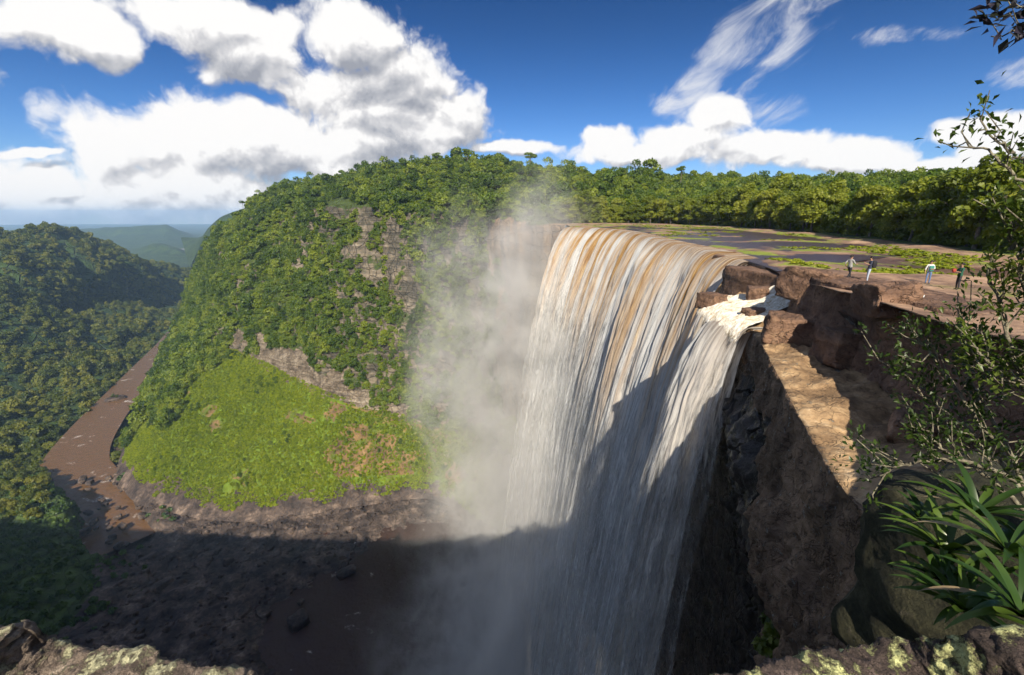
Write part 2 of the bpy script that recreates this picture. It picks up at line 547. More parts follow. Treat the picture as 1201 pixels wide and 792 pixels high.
M['bankrock'] = rock_mat('mossy bank rock', [(0.012, 0.012, 0.008), (0.03, 0.03, 0.016), (0.05, 0.048, 0.025), (0.08, 0.07, 0.05)], 3.0, 0.8, rough=0.95, bdist=0.08)
M['ledge'] = rock_mat('golden ledge rock', [(0.09, 0.055, 0.03), (0.22, 0.14, 0.075), (0.36, 0.24, 0.13), (0.50, 0.37, 0.23)], 0.5, 0.8, bdist=0.35, lichen=((0.34, 0.32, 0.28), 1.2, 0.60), cracks=0.45)
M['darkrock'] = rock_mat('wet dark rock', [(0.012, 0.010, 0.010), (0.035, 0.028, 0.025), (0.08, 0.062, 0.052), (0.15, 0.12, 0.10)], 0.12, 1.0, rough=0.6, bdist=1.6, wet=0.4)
M['floor'] = rock_mat('gorge floor rock', [(0.014, 0.010, 0.010), (0.045, 0.033, 0.028), (0.10, 0.072, 0.056), (0.24, 0.18, 0.14)], 0.09, 1.0, cracks=0.35, bdist=2.5, rough=0.75)
M['scrubsoil'] = rock_mat('scrub covered ground', [(0.025, 0.035, 0.012), (0.045, 0.07, 0.016), (0.06, 0.095, 0.018), (0.08, 0.12, 0.02)], 0.08, 0.9, bdist=2)
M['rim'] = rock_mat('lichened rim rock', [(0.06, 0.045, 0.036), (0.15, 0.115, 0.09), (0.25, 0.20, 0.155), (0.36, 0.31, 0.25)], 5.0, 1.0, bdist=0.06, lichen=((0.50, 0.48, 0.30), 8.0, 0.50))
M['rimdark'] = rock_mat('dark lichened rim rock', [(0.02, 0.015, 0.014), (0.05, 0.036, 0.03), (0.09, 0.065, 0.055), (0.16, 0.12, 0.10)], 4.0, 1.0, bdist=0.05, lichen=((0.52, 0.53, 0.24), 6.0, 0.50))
M['hill'] = rock_mat('forested hill', [(0.012, 0.028, 0.006), (0.022, 0.045, 0.010), (0.035, 0.065, 0.012), (0.055, 0.08, 0.016)], 0.02, 1.0, bdist=12)
M['plain'] = rock_mat('lowland forest', [(0.012, 0.03, 0.008), (0.020, 0.042, 0.012), (0.03, 0.055, 0.014), (0.05, 0.075, 0.02)], 0.008, 1.0, bdist=20)


def shelf_material():
    m, t, out = material('river shelf rock')
    P = t.pos()
    x, y, z = t.xyz(P)
    n1, n2 = t.noise(P, 0.22, 8, 0.62), t.noise(P, 1.5, 6, 0.65)
    v = t.math('ADD', t.math('MULTIPLY', n1, 0.6), t.math('MULTIPLY', n2, 0.4))
    col = t.ramp(v, [(0.34, (0.07, 0.04, 0.028)), (0.46, (0.19, 0.115, 0.075)), (0.56, (0.32, 0.20, 0.125)), (0.68, (0.44, 0.31, 0.20))])
    wet = t.smooth(z, -5.34, -5.12)
    col = t.mix(wet, t.mix(1.0, col, (0.45, 0.40, 0.40), 'MULTIPLY'), col)
    gn = t.math('ADD', t.noise(t.mapping(P, (1, 0.55, 0)), 0.16, 5, 0.6), t.math('MULTIPLY', t.math('SUBTRACT', n2, 0.5), 0.25))
    band = t.math('MULTIPLY', t.smooth(z, -5.36, -5.26), t.smooth(z, -4.62, -4.80))
    gf = t.math('MULTIPLY', band, t.smooth(gn, 0.50, 0.56))
    col = t.mix(gf, col, t.ramp(n2, [(0.3, (0.10, 0.14, 0.012)), (0.7, (0.24, 0.27, 0.025))]))
    p = t.n('ShaderNodeBsdfPrincipled', {'Base Color': col, 'Roughness': t.smooth(wet, 0, 1, 0.35, 0.85), 'Normal': t.bump(t.math('ADD', n1, t.math('MULTIPLY', n2, 0.4)), 0.7, 0.5)})
    t.put(out.inputs[0], p.outputs[0])
    return m


def water_mat(name, col, rough, scale, strength, dist, foam=0.0, foamscale=0.1, stretch=(1, 1, 1)):
    m, t, out = material(name)
    P = t.mapping(t.pos(), stretch)
    c = col
    if foam:
        fn = t.noise(P, foamscale, 8, 0.68, 0.4)
        c = t.mix(t.smooth(fn, 0.66 - foam, 0.76 - foam), col, (0.5, 0.46, 0.42))
    h = t.noise(P, scale, 5, 0.6, 0.3)
    p = t.n('ShaderNodeBsdfPrincipled', {'Base Color': c, 'Roughness': rough, 'IOR': 1.33, 'Normal': t.bump(h, strength, dist)})
    t.put(out.inputs[0], p.outputs[0])
    return m


M['shelf'] = shelf_material()
M['river_up'] = water_mat('upper river water', (0.055, 0.036, 0.034), 0.30, 0.9, 0.8, 0.35, foam=0.035, foamscale=0.35, stretch=(0.5, 1.6, 1))
M['river_low'] = water_mat('muddy river water', (0.125, 0.070, 0.034), 0.12, 0.25, 1.0, 0.9, foam=0.06, foamscale=0.05)
M['pool'] = water_mat('plunge pool water', (0.050, 0.027, 0.020), 0.25, 0.25, 0.8, 1.5, foam=0.04, foamscale=0.08)


def fall_mat(name, brown=1.0, alpha_lo=0.10, seed=0.0, brk=55.0, thr0=0.34):
    """falling water: tea-coloured where the sheet is whole, white where it breaks up (UV in metres: along the lip, down the fall)"""
    m, t, out = material(name)
    uv = t.n('ShaderNodeUVMap', uv_map='UVMap').outputs[0]
    u, v, _ = t.xyz(uv)
    st = lambda su, sv, det, ro, off=0: t.noise(t.n('ShaderNodeCombineXYZ', {0: t.math('MULTIPLY', u, su), 1: t.math('MULTIPLY', v, sv), 2: float(off) + seed * 37.7}).outputs[0], 1.0, det, ro)
    col_n = t.noise(t.n('ShaderNodeCombineXYZ', {0: t.math('MULTIPLY', u, 0.085), 1: t.math('MULTIPLY', v, 0.004), 2: 3.0}).outputs[0], 1.0, 3, 0.5)               # broad columns
    wob = t.math('MULTIPLY', t.math('SUBTRACT', st(0.25, 0.09, 3, 0.6, 21), 0.5), 2.2)
    uw = t.math('ADD', u, wob)
    st2 = lambda su, sv, det, ro, off=0: t.noise(t.n('ShaderNodeCombineXYZ', {0: t.math('MULTIPLY', uw, su), 1: t.math('MULTIPLY', v, sv), 2: float(off) + seed * 37.7}).outputs[0], 1.0, det, ro)
    mid = st2(0.42, 0.032, 6, 0.64, 8)                # ropes
    fine = st2(1.7, 0.15, 8, 0.72, 1)                 # threads and falling clots
    spl = st2(1.0, 0.6, 8, 0.75, 5)                   # splashes
    vf = st2(5.5, 0.55, 5, 0.7, 12)                   # single strands and drops
    age = t.smooth(v, 1.0, 62.0)
    tea = t.smooth(t.math('ADD', col_n, t.math('MULTIPLY', t.math('SUBTRACT', mid, 0.5), 0.5)), 0.40, 0.60)
    tea = t.math('MULTIPLY', t.math('MULTIPLY', tea, t.math('SUBTRACT', 1.0, age)), brown)
    br = t.ramp(fine, [(0.35, (0.22, 0.105, 0.03)), (0.50, (0.46, 0.26, 0.085)), (0.66, (0.70, 0.52, 0.26))])
    wh = t.ramp(t.math('ADD', t.math('ADD', t.math('MULTIPLY', fine, 0.32), t.math('MULTIPLY', vf, 0.22)), t.math('MULTIPLY', mid, 0.46)), [(0.34, (0.42, 0.44, 0.46)), (0.46, (0.66, 0.67, 0.67)), (0.60, (0.85, 0.85, 0.84))])
    col = t.mix(tea, wh, br)
    crest = t.smooth(v, 3.0, -0.8)
    col = t.mix(t.math('MULTIPLY', crest, t.smooth(fine, 0.62, 0.42, 0.15, 0.9)), col, (0.16, 0.085, 0.035))
    h = t.math('ADD', t.math('ADD', t.math('MULTIPLY', mid, 1.4), t.math('MULTIPLY', fine, 0.55)), t.math('MULTIPLY', spl, 0.6))
    gn = t.n('ShaderNodeNewGeometry').outputs['Normal']
    nb0 = t.bump(h, 0.35, 1.2)
    nb = t.vmath('NORMALIZE', t.vmath('ADD', t.vmath('MULTIPLY', nb0, (0.45, 0.45, 0.45)), (-0.50, -0.42, 0.30)))
    p = t.n('ShaderNodeBsdfPrincipled', {'Base Color': col, 'Roughness': 0.8, 'Specular IOR Level': 0.15, 'Normal': nb})
    tr = t.n('ShaderNodeBsdfTranslucent', {'Color': col, 'Normal': nb})
    mx = t.n('ShaderNodeMixShader', {0: 0.35, 1: p.outputs[0], 2: tr.outputs[0]})
    dens = t.math('ADD', t.math('MULTIPLY', fine, 0.5), t.math('MULTIPLY', mid, 0.5))
    dens = t.math('ADD', t.math('MULTIPLY', fine, 0.36), t.math('ADD', t.math('MULTIPLY', mid, 0.36), t.math('MULTIPLY', vf, 0.28)))
    thr = t.smooth(v, 0.0, brk, thr0, 0.52)
    al = t.smooth(t.math('SUBTRACT', dens, thr), -0.06, 0.13, alpha_lo, 0.97)
    al = t.math('MULTIPLY', al, t.smooth(v, 225.0, 90.0, 0.12, 1.0))
    al = t.math('MAXIMUM', al, t.smooth(v, 3.0, 0.0))
    tp = t.n('ShaderNodeBsdfTransparent')
    m2 = t.n('ShaderNodeMixShader', {0: al, 1: tp.outputs[0], 2: mx.outputs[0]})
    t.put(out.inputs[0], m2.outputs[0])
    return m


M['fall'] = fall_mat('falling water')
def foam_mat():
    m, t, out = material('foaming water')
    P = t.pos()
    Q = t.vmath('ADD', P, t.vmath('MULTIPLY', t.noise(P, 0.9, 3, out=1), (1.2, 1.2, 0.6)))
    n1, n2 = t.noise(t.mapping(Q, (0.8, 1.3, 1)), 1.8, 9, 0.72), t.noise(Q, 8, 6, 0.75)
    v = t.math('ADD', t.math('MULTIPLY', n1, 0.65), t.math('MULTIPLY', n2, 0.35))
    col = t.ramp(v, [(0.34, (0.16, 0.11, 0.06)), (0.43, (0.40, 0.32, 0.21)), (0.52, (0.62, 0.58, 0.50)), (0.64, (0.82, 0.81, 0.78))])
    p = t.n('ShaderNodeBsdfPrincipled', {'Base Color': col, 'Roughness': 0.75, 'Specular IOR Level': 0.2, 'Normal': t.vmath('NORMALIZE', t.vmath('ADD', t.vmath('MULTIPLY', t.bump(v, 0.5, 0.5), (0.5, 0.5, 0.5)), (-0.3, -0.35, 0.45)))})
    al = t.smooth(t.xyz(P)[2], -10.3, -8.6, 0.0, 1.0)
    al = t.smooth(t.math('ADD', al, t.math('MULTIPLY', t.math('SUBTRACT', v, 0.5), 1.6)), 0.2, 0.75)
    mx = t.n('ShaderNodeMixShader', {0: al, 1: t.n('ShaderNodeBsdfTransparent').outputs[0], 2: p.outputs[0]})
    t.put(out.inputs[0], mx.outputs[0])
    return m


M['cascade'] = foam_mat()
M['fall_white'] = fall_mat('white falling water', 0.30, 0.10, 2.0, 22.0, 0.40)
M['fall_b'] = fall_mat('falling water behind', 1.0, 0.12, 1.0)
M['fall_c'] = fall_mat('falling water deep inside', 0.9, 0.25, 3.0)

# ------------------------------------------------------------------ vegetation meshes


def leaf_quads(centers, normals, size, rs, stretch=1.5):
    """one bent quad per leaf clump"""
    n = len(centers)
    t = rs.normal(size=(n, 3))
    t -= (t * normals).sum(1)[:, None] * normals
    t /= np.linalg.norm(t, axis=1)[:, None] + 1e-9
    b = np.cross(normals, t)
    s = size * rs.uniform(0.6, 1.3, (n, 1))
    t, b = t * s * stretch * 0.5, b * s * 0.5
    V = np.stack([centers - t, centers + b, centers + t, centers - b], 1)
    Q = np.arange(n * 4).reshape(n, 4)
    return V.reshape(-1, 3), Q


def crown_mesh(name, seed, mat, r=4.0, h=7.0, z0=2.0, lobes=10, leaves=900, size=0.8, flat=0.75, spread=1.0):
    rs = np.random.RandomState(seed)
    cs, ns = [], []
    per = leaves // lobes
    for k in range(lobes):
        th = rs.uniform(0, 6.283)
        zf = rs.uniform(0.1, 1.0) if k else 1.0
        rad = r * spread * 0.62 * math.sqrt(max(0.0, 1 - (zf - 0.35) ** 2 * 1.6)) * rs.uniform(0.5, 1.05) if k else 0
        c = np.array((rad * math.cos(th), rad * math.sin(th), z0 + h * zf * 0.78))
        lr = r * rs.uniform(0.34, 0.56)
        d = rs.normal(size=(per, 3))
        d[:, 2] = np.abs(d[:, 2]) * 1.0 - 0.35
        d /= np.linalg.norm(d, axis=1)[:, None]
        rr = lr * rs.uniform(0.62, 1.06, (per, 1))
        cs.append(c + d * rr * np.array((1, 1, flat)))
        ns.append(d * 0.8 + rs.normal(size=(per, 3)) * 0.55 + np.array((0, 0, 0.35)))
    c, n = np.concatenate(cs), np.concatenate(ns)
    n /= np.linalg.norm(n, axis=1)[:, None]
    V, Q = leaf_quads(c, n, size, rs)
    return mesh_np(name, V, Q, [mat], smooth=False)


def tube(path, radii, sides=7):
    """verts, quads of a tapered tube"""
    P = np.asarray(path, float)
    T = np.gradient(P, axis=0)
    T /= np.linalg.norm(T, axis=1)[:, None] + 1e-9
    up = np.array((0.3, 0.95, 0.1)) if abs(T[0][2]) > 0.8 else np.array((0, 0, 1.0))
    V = []
    for p, tt, r in zip(P, T, radii):
        a = np.cross(tt, up); a /= np.linalg.norm(a) + 1e-9
        b = np.cross(tt, a)
        th = np.linspace(0, 2 * np.pi, sides, endpoint=False)
        V.append(p + r * (np.cos(th)[:, None] * a + np.sin(th)[:, None] * b))
    V = np.concatenate(V)
    Q = []
    for i in range(len(P) - 1):
        for j in range(sides):
            j2 = (j + 1) % sides
            Q.append((i * sides + j, i * sides + j2, (i + 1) * sides + j2, (i + 1) * sides + j))
    return V, np.array(Q)


def merge(parts):
    Vs, Qs, o = [], [], 0
    for V, Q in parts:
        Vs.append(V); Qs.append(Q + o); o += len(V)
    return np.concatenate(Vs), np.concatenate(Qs)


def trunk_mesh(name, seed, h, r, spread, mat, limbs=5):
    rs = np.random.RandomState(seed)
    z = np.linspace(-0.8, h, 8)
    wob = np.cumsum(rs.normal(0, 0.10, (8, 2)), 0)
    wob -= wob[1]
    path = np.column_stack([wob, z])
    parts = [tube(path, np.linspace(r * 1.25, r * 0.45, 8))]
    for k in range(limbs):
        i = rs.randint(4, 7)
        th = rs.uniform(0, 6.28)
        e = path[i] + np.array((math.cos(th) * spread * rs.uniform(.4, .8), math.sin(th) * spread * rs.uniform(.4, .8), spread * rs.uniform(.3, .9)))
        mid = (path[i] + e) / 2 + np.array((0, 0, 0.2))
        parts.append(tube([path[i], mid, e], [r * .4, r * .28, r * .1], 5))
    V, Q = merge(parts)
    return mesh_np(name, V, Q, [mat])


canopy = [source('canopy_tree', crown_mesh('canopy tree', 20 + k, M['forest'], r=4.2, h=[7, 6, 8, 6.5, 9][k], z0=0.5, lobes=[9, 11, 8, 12, 10][k], leaves=1100, size=0.62)) for k in range(5)]
canopy_dark = [source('valley_tree', crown_mesh('valley tree', 40 + k, M['forest_dark'], r=5.0, h=7.5, z0=0.5, lobes=9, leaves=700, size=1.0)) for k in range(4)]
bushes_lime = [source('lime_bush', crown_mesh('lime bush', 60 + k, M['lime'], r=1.2, h=1.3, z0=0.0, lobes=5, leaves=90, size=0.62, flat=0.6)) for k in range(3)]
bushes_shade = [source('scrub_bush', crown_mesh('scrub bush', 70 + k, M['shade_scrub'], r=1.3, h=1.4, z0=0.0, lobes=5, leaves=90, size=0.7, flat=0.6)) for k in range(3)]
sedge_tuft = [source('sedge_tuft', crown_mesh('sedge tuft', 80 + k, M['sedge'], r=0.5, h=0.5, z0=0.0, lobes=4, leaves=60, size=0.22, flat=0.7)) for k in range(3)]
understory = [source('understory_bush', crown_mesh('understory bush', 90 + k, M['bank_tree'], r=2.0, h=3.0, z0=0.0, lobes=7, leaves=500, size=0.5)) for k in range(3)]

# ------------------------------------------------------------------ distant lowland, far hills
plain_R = 13000
gx = np.array([-13000, -9000, -6000, -4000, -3000, -2000, -1000, 0, 1000, 2000, 4000, 8000, 13000.])
gy = np.array([-3000, -1000, 0, 1000, 2000, 3000, 4500, 6000, 9000, 13000.])
X, Y = np.meshgrid(gx, gy)
tag(grid_obj('lowland', np.stack([X, Y, np.full_like(X, -250.0)], 2), [M['plain']], flip=False), kind='structure')


def ridge_hill(name, ridge, foot, back, mat, amp, nu=160, nv=40, kind='structure', fr=0.004):
    G = loft([foot, [tuple(np.array(f) * 0.45 + np.array(r) * 0.55 + np.array((0, 0, -8))) for f, r in zip(foot, ridge)], ridge, back], nu, nv=nv)
    N = grid_normals(G)
    N = np.where(N[..., 2:] < 0, -N, N)
    w = np.concatenate([np.linspace(0.1, 1, 8), np.ones(nv - 8)])[:, None, None]
    G = G + N * w * amp * fbm(G * fr, 6)[..., None]
    o = grid_obj(name, G, [mat], flip=True)
    if kind:
        o['kind'] = kind
    return G


# table mountains 4-5 km away
ridge_hill('distant_hills', [at_y(u, v, 4600) for u, v in ((60, 271), (105, 269), (128, 267), (150, 266), (183, 264), (193, 263), (200, 265), (212, 271), (232, 278), (262, 280), (300, 282))],
           [(at_y(u, 289, 3500)[0], 3500, -250) for u in (60, 105, 128, 150, 183, 193, 200, 212, 232, 262, 300)],
           [(at_y(u, 270, 6500)[0], 6500, -250) for u in (60, 105, 128, 150, 183, 193, 200, 212, 232, 262, 300)], M['hill'], 25)
ridge_hill('far_hill', [at_y(u, v, Yd) for u, v, Yd in ((150, 296, 3000), (180, 286, 2900), (205, 290, 2800), (225, 300, 2700), (240, 306, 2600))],
           [(at_y(u, 300, 2400)[0], 2400, -250) for u in (140, 180, 205, 225, 240)],
           [(at_y(u, 300, 3400)[0], 3400, -250) for u in (150, 180, 205, 225, 240)], M['hill'], 12)
spur = ridge_hill('valley_spur', [at_y(u, v, Yd) for u, v, Yd in ((222, 312, 1950), (231, 292, 1900), (240, 276, 1880), (250, 264, 1860), (262, 255, 1840), (290, 246, 1820), (340, 240, 1800))],
                  [at_z(u, v, -249) for u, v in ((214, 322), (222, 326), (228, 330), (234, 334), (242, 338), (262, 345), (300, 350))],
                  [(at_y(u, 300, 2500)[0], 2500, -120) for u in (216, 231, 240, 250, 262, 290, 340)], M['hill'], 14)

# ------------------------------------------------------------------ left hill across the river
lf = [at_z(u, v, -240) for u, v in ((-260, 640), (-120, 590), (-20, 566), (36, 548), (88, 505), (128, 462), (163, 424), (196, 392), (212, 356))]
lm = [at_y(u, v, Yd) for u, v, Yd in ((-300, 420, 560), (-160, 410, 600), (-50, 405, 640), (10, 395, 700), (60, 385, 780), (105, 378, 880), (150, 368, 1000), (185, 366, 1120), (209, 355, 1280))]
lt = [at_y(u, v, Yd) for u, v, Yd in ((-300, 300, 760), (-160, 296, 800), (-50, 300, 840), (10, 300, 900), (60, 315, 960), (105, 330, 1040), (150, 340, 1150), (188, 350, 1240), (211, 355, 1330))]
lr = [at_y(u, v, Yd) for u, v, Yd in ((-300, 268, 950), (-160, 268, 1000), (-50, 273, 1050), (15, 268, 1100), (68, 268, 1150), (112, 286, 1200), (160, 311, 1260), (192, 335, 1320), (214, 355, 1380))]
lb = [(p[0] - 250, p[1] + 600, -230) for p in lr]
G = loft([lf, lm, lt, lr, lb], 260, nv=120)
N = grid_normals(G); N = np.where(N[..., 2:] < 0, -N, N)
w = np.concatenate([np.linspace(0, 1, 20), np.ones(100)])[:, None]
gully = np.abs(perlin(G * np.array((0.0075, 0.0045, 0.004)) + 3.7))
G = G + N * (w * (26 * fbm(G * 0.006, 6) - 34 * (1 - np.clip(gully * 3.2, 0, 1)) ** 2))[..., None]
LEFT = G
tag(grid_obj('forested_hill', G, [M['hill']], flip=True), kind='structure')
p, n = sample_grid(G, 10000)
u, v, d = project(p)
keep = (u > -60) & (u < 330) & (p[:, 2] > -246)
# the bare rock scar in its flank
keep &= ~((np.abs(u - 70 - (v - 280) * 0.7) < 9) & (v > 276) & (v < 325))
p, d = p[keep], d[keep]
tag(inst_scatter('hillside_forest', p - np.array((0, 0, 1.0)), np.clip(np.exp(rng.normal(0.1, 0.36, len(p))), 0.5, 2.2), canopy_dark),
    'dark green rainforest covering the hill across the brown river', 'forest')

# ------------------------------------------------------------------ the massif beyond the gorge: talus, cliff band, forested wall, plateau
# stations run from far down the valley to the far end of the waterfall lip
foot = [(-1000, 1500, -246), (-655, 862, -236), (-412, 450, -229), (-330, 345, -227), (-262, 312, -226), (-192, 303, -226), (-122, 322, -226), (-62, 330, -226), (-20, 282, -226), (8, 246, -226), (24, 226, -226)]
tal = [(-985, 1515, -200), (-628, 870, -180), (-398, 490, -188), (-325, 395, -190), (-270, 365, -190), (-190, 345, -195), (-120, 356, -200), (-58, 352, -204), (-16, 300, -190), (8, 250, -170), (24, 227, -150)]
cb = [(-965, 1520, -150), (-595, 850, -140), (-385, 545, -150), (-322, 490, -146), (-272, 458, -146), (-185, 405, -158), (-118, 380, -170), (-52, 368, -182), (-12, 308, -150), (8, 252, -120), (24, 228, -120)]
bt = [(-960, 1530, -110), (-580, 845, -110), (-380, 560, -130), (-320, 500, -120), (-270, 465, -122), (-184, 411, -142), (-116, 386, -158), (-50, 374, -168), (-11, 311, -120), (8, 252, -100), (24, 228, -100)]
mid = [(-930, 1530, -60), (-520, 800, -65), (-380, 610, -70), (-318, 540, -58), (-262, 520, -58), (-180, 455, -62), (-118, 418, -70), (-55, 378, -70), (-14, 313, -55), (8, 253, -50), (24, 229, -50)]
rim = [(-900, 1530, -30), (-468, 765, -30), (-381, 650, -18), (-320, 588, -4), (-268, 556, 2), (-175, 482, 8), (-112, 436, 4), (-64, 384, 1), (-22, 322, -3), (6, 254, -4.6), (26, 231, -4.8)]
pl = [(-850, 1560, -10), (-450, 860, -18), (-390, 720, 6), (-335, 640, 18), (-280, 620, 24), (-180, 550, 30), (-105, 500, 30), (-50, 450, 22), (-8, 390, 12), (22, 320, 4), (48, 285, 0)]
rdg = [(-700, 1700, 0), (-460, 960, -22), (-404, 790, 10), (-345, 730, 30), (-297, 690, 36), (-184, 640, 52), (-85, 590, 58), (-12, 500, 44), (40, 430, 32), (75, 390, 26), (118, 370, 22)]
bck = [(-600, 1800, 0), (-440, 1100, -30), (-390, 900, 0), (-330, 850, 20), (-280, 800, 26), (-170, 760, 42), (-60, 720, 48), (30, 640, 34), (80, 560, 24), (130, 500, 18), (180, 470, 16)]
cnt = [14, 22, 12, 24, 30, 18, 16, 8]
G = loft([foot, tal, cb, bt, mid, rim, pl, rdg, bck], 420, cnt)
rowi = np.cumsum([0] + cnt)
N = grid_normals(G)
if N[rowi[1] + 5, 200, 1] > 0:
    N = -N
amp = np.interp(np.arange(G.shape[0]), rowi, [0.5, 5, 3.5, 4, 13, 7, 5, 6, 6])[:, None]
wall = np.interp(np.arange(G.shape[0]), rowi, [0, 0.2, 1, 1, 1, 0.8, 0, 0, 0])[:, None]
ribs = fbm(G * np.array((0.035, 0.035, 0.008)), 5)
disp = amp * fbm(G * 0.016, 6) + wall * 7 * ribs
st = np.linspace(0, 1, G.shape[1])[None, :]
disp = disp * (1 - 0.75 * sstep(0.86, 0.97, st))
strata = fbm(np.stack([G[..., 0] * 0.02, G[..., 1] * 0.02, G[..., 2] * 0.35], 2), 3)
inband = np.interp(np.arange(G.shape[0]), [rowi[2] - 2, rowi[2], rowi[3], rowi[3] + 3], [0, 1, 1, 0])[:, None]
disp = disp + inband * (3.0 * strata + 2.0)
G = G + N * disp[..., None]
MASS = G
a, b = G.shape[:2]
Q = grid_quads(a, b)
me = mesh_np('massif', G.reshape(-1, 3), Q[:, ::-1], [M['slope'], M['talus'], M['band'], M['fallwall'], M['floor'], M['soil']])
ri = np.repeat(np.arange(a - 1), b - 1)
ci = np.tile(np.arange(b - 1), a - 1) / (b - 1)
mi = np.zeros(len(Q), np.int32)
mi[(ri < rowi[2])] = 1
mi[ri < 4 + 3.5 * np.clip(fbm(G[:-1, :-1].reshape(-1, 3) * 0.05 + 4, 4) + 0.35, 0, 1)] = 4
bn = fbm(G[:-1, :-1].reshape(-1, 3) * 0.03 + 6, 4)
mi[(ri >= rowi[2] - 1 + 5 * bn) & (ri < rowi[3] + 1 + 9 * bn) & (ci > 0.37 + 0.1 * bn)] = 2
mi[(ci > 0.80) & (ri >= rowi[2] - 3) & (ri < rowi[5] + 2)] = 3
mi[(ci > 0.86) & (ri < rowi[1])] = 0
me.polygons.foreach_set('material_index', mi)
o = obj('massif', me)
tag(o, kind='structure')

# forest on the wall and on the plateau behind it
rows = np.arange(a)[:, None] * np.ones((1, b))
cols = np.ones((a, 1)) * np.linspace(0, 1, b)[None, :]
uu, vv, dd = project(G)
wt = np.zeros((a, b))
bnd = fbm(G * 0.03 + 6, 4)
wt[(rows >= rowi[3] + 9 * bnd)] = 1.0
wt[(rows >= rowi[2] - 4 + 8 * bnd) & (cols < 0.36 + 0.1 * bnd)] = 1.0
wt[(rows >= rowi[2]) & (cols > 0.36) & (bnd > 0.12)] = 1.0
wt[(rows >= rowi[5])] = 0.42
wt[(rows < rowi[2]) & (rows > 2) & (cols < 0.30 + 0.16 * bnd - 0.10 * (rows < rowi[1]) * sstep(rowi[1], 0, rows))] = 0.8          # wooded foot of the valley wall
patch = fbm(G * 0.035, 4)
bare = (cols > 0.66) & (rows >= rowi[3]) & (rows < rowi[5] - 1)   # bare rock towards the falls
wt[bare & (patch > 0.06 + 1.1 * (0.80 - cols))] = 0
wt[(cols > 0.84) & (rows < rowi[5])] = 0
wt[(cols > 0.84) & (rows < rowi[5] + 5)] *= 0.3
for (cu, cv, ru, rv) in ((398, 248, 20, 15), (428, 262, 10, 22), (412, 300, 14, 9), (436, 318, 12, 22), (460, 300, 10, 45), (480, 345, 10, 40), (437, 432, 6, 26), (330, 437, 40, 26), (380, 450, 25, 14)):
    wt[(((uu - cu) / ru) ** 2 + ((vv - cv) / rv) ** 2 + patch * 0.9 < 1) & (dd < 640)] = 0
p, n = sample_grid(G, 29000, wt)
uu2, vv2, _ = project(p)
keep = (uu2 > 120) & (uu2 < 900)
p, n = p[keep], n[keep]
s = np.clip(np.exp(rng.normal(-0.14, 0.36, len(p))), 0.35, 2.0) * np.where(n[:, 2] < 0.5, 0.8, 1.1) * (1 + 0.25 * fbm(p * 0.02, 2))
tag(inst_scatter('massif_forest', p - n * 0.5, s, canopy), 'dense green rainforest covering the cliff wall and plateau behind the mist', 'forest')

# lime-green ground cover on the talus
wt = np.zeros((a, b))
wt[(rows < rowi[2] + 2)] = 1
wt[(cols < 0.20) | (cols > 0.87)] = 0
tp = fbm(G * 0.022 + 9, 5)
uu, vv, dd = project(G)
brown = ((uu - 430) / 55) ** 2 + ((vv - 545) / 45) ** 2 + tp * 1.5 < 1
wt[brown] *= 0.30
bare_soil = (brown | (tp < -0.27)) & (rows < rowi[2] - 2) & (rows > 7)
mi[bare_soil[:-1, :-1].ravel() & (mi == 1)] = 5
me.polygons.foreach_set('material_index', mi)
wt[rows < 1.5 + 3.5 * np.clip(fbm(G * 0.05 + 4, 4) + 0.35, 0, 1)] = 0
wt[tp < -0.25] *= 0.1
p, n = sample_grid(G, 30000, wt)
tag(inst_scatter('talus_ground_cover', p, rng.uniform(0.5, 1.25, len(p)) * (1 + 0.5 * fbm(p * 0.05, 2)), bushes_lime), 'bright lime green low plants covering the sunlit talus slope', 'ground cover')

wt = ((rows > rowi[1] * 0.4) & (rows < rowi[2]) & (cols > 0.24) & (cols < 0.72)) * np.clip(fbm(G * 0.03 + 31, 3), 0, 1) ** 1.5
p, n = sample_grid(G, 260, wt)
tag(inst_scatter('talus_shrubs', p, rng.uniform(0.22, 0.5, len(p)), canopy), 'darker green shrubs dotted over the lime green talus slope', 'shrubs')

# ------------------------------------------------------------------ gorge floor, river and plunge pool
gx, gy = np.linspace(-620, 110, 330), np.linspace(90, 470, 190)
X, Y = np.meshgrid(gx, gy)
riverline = np.array([at_z(u, v, -232)[:2] for u, v in ((150, 640), (128, 604), (100, 566), (88, 540), (112, 500), (146, 460), (172, 430), (197, 402), (208, 388))])


def dist_poly(x, y, L):
    d = np.full(x.shape, 1e9)
    for (x0, y0), (x1, y1) in zip(L[:-1], L[1:]):
        vx, vy = x1 - x0, y1 - y0
        t = np.clip(((x - x0) * vx + (y - y0) * vy) / (vx * vx + vy * vy), 0, 1)
        d = np.minimum(d, np.hypot(x - x0 - t * vx, y - y0 - t * vy))
    return d


dr = dist_poly(X, Y, riverline)
P3 = np.stack([X, Y, np.zeros_like(X)], 2)
Z = -227.5 + 5.5 * fbm(P3 * 0.02, 4) + 4.2 * fbm(P3 * 0.09, 4, ridged=True) - 1.4
poolm = 1 - sstep(0.75, 1.15, np.hypot((X - (-40)) / 95, (Y - 225) / 85) + 0.35 * fbm(P3 * 0.02 + 5, 3))
Z = Z * (1 - poolm) + (-233) * poolm
rv = 1 - sstep(11, 25, dr + 10 * fbm(P3 * 0.02 + 2, 3))
Z = Z * (1 - rv) + (-235.5) * rv
leftbank = (1 - sstep(0.1, 0.6, rv)) * sstep(-225, -335, X + (Y - 250) * 0.35 + 40 * fbm(P3 * 0.008, 3)) * sstep(372, 280, Y + 0.15 * (X + 300))
Z = Z + leftbank * (18 + 10 * fbm(P3 * 0.012 + 4, 4))
Z = Z - 10 * sstep(355, 420, Y) - 12 * sstep(-380, -560, X)
GF = np.stack([X, Y, Z], 2)
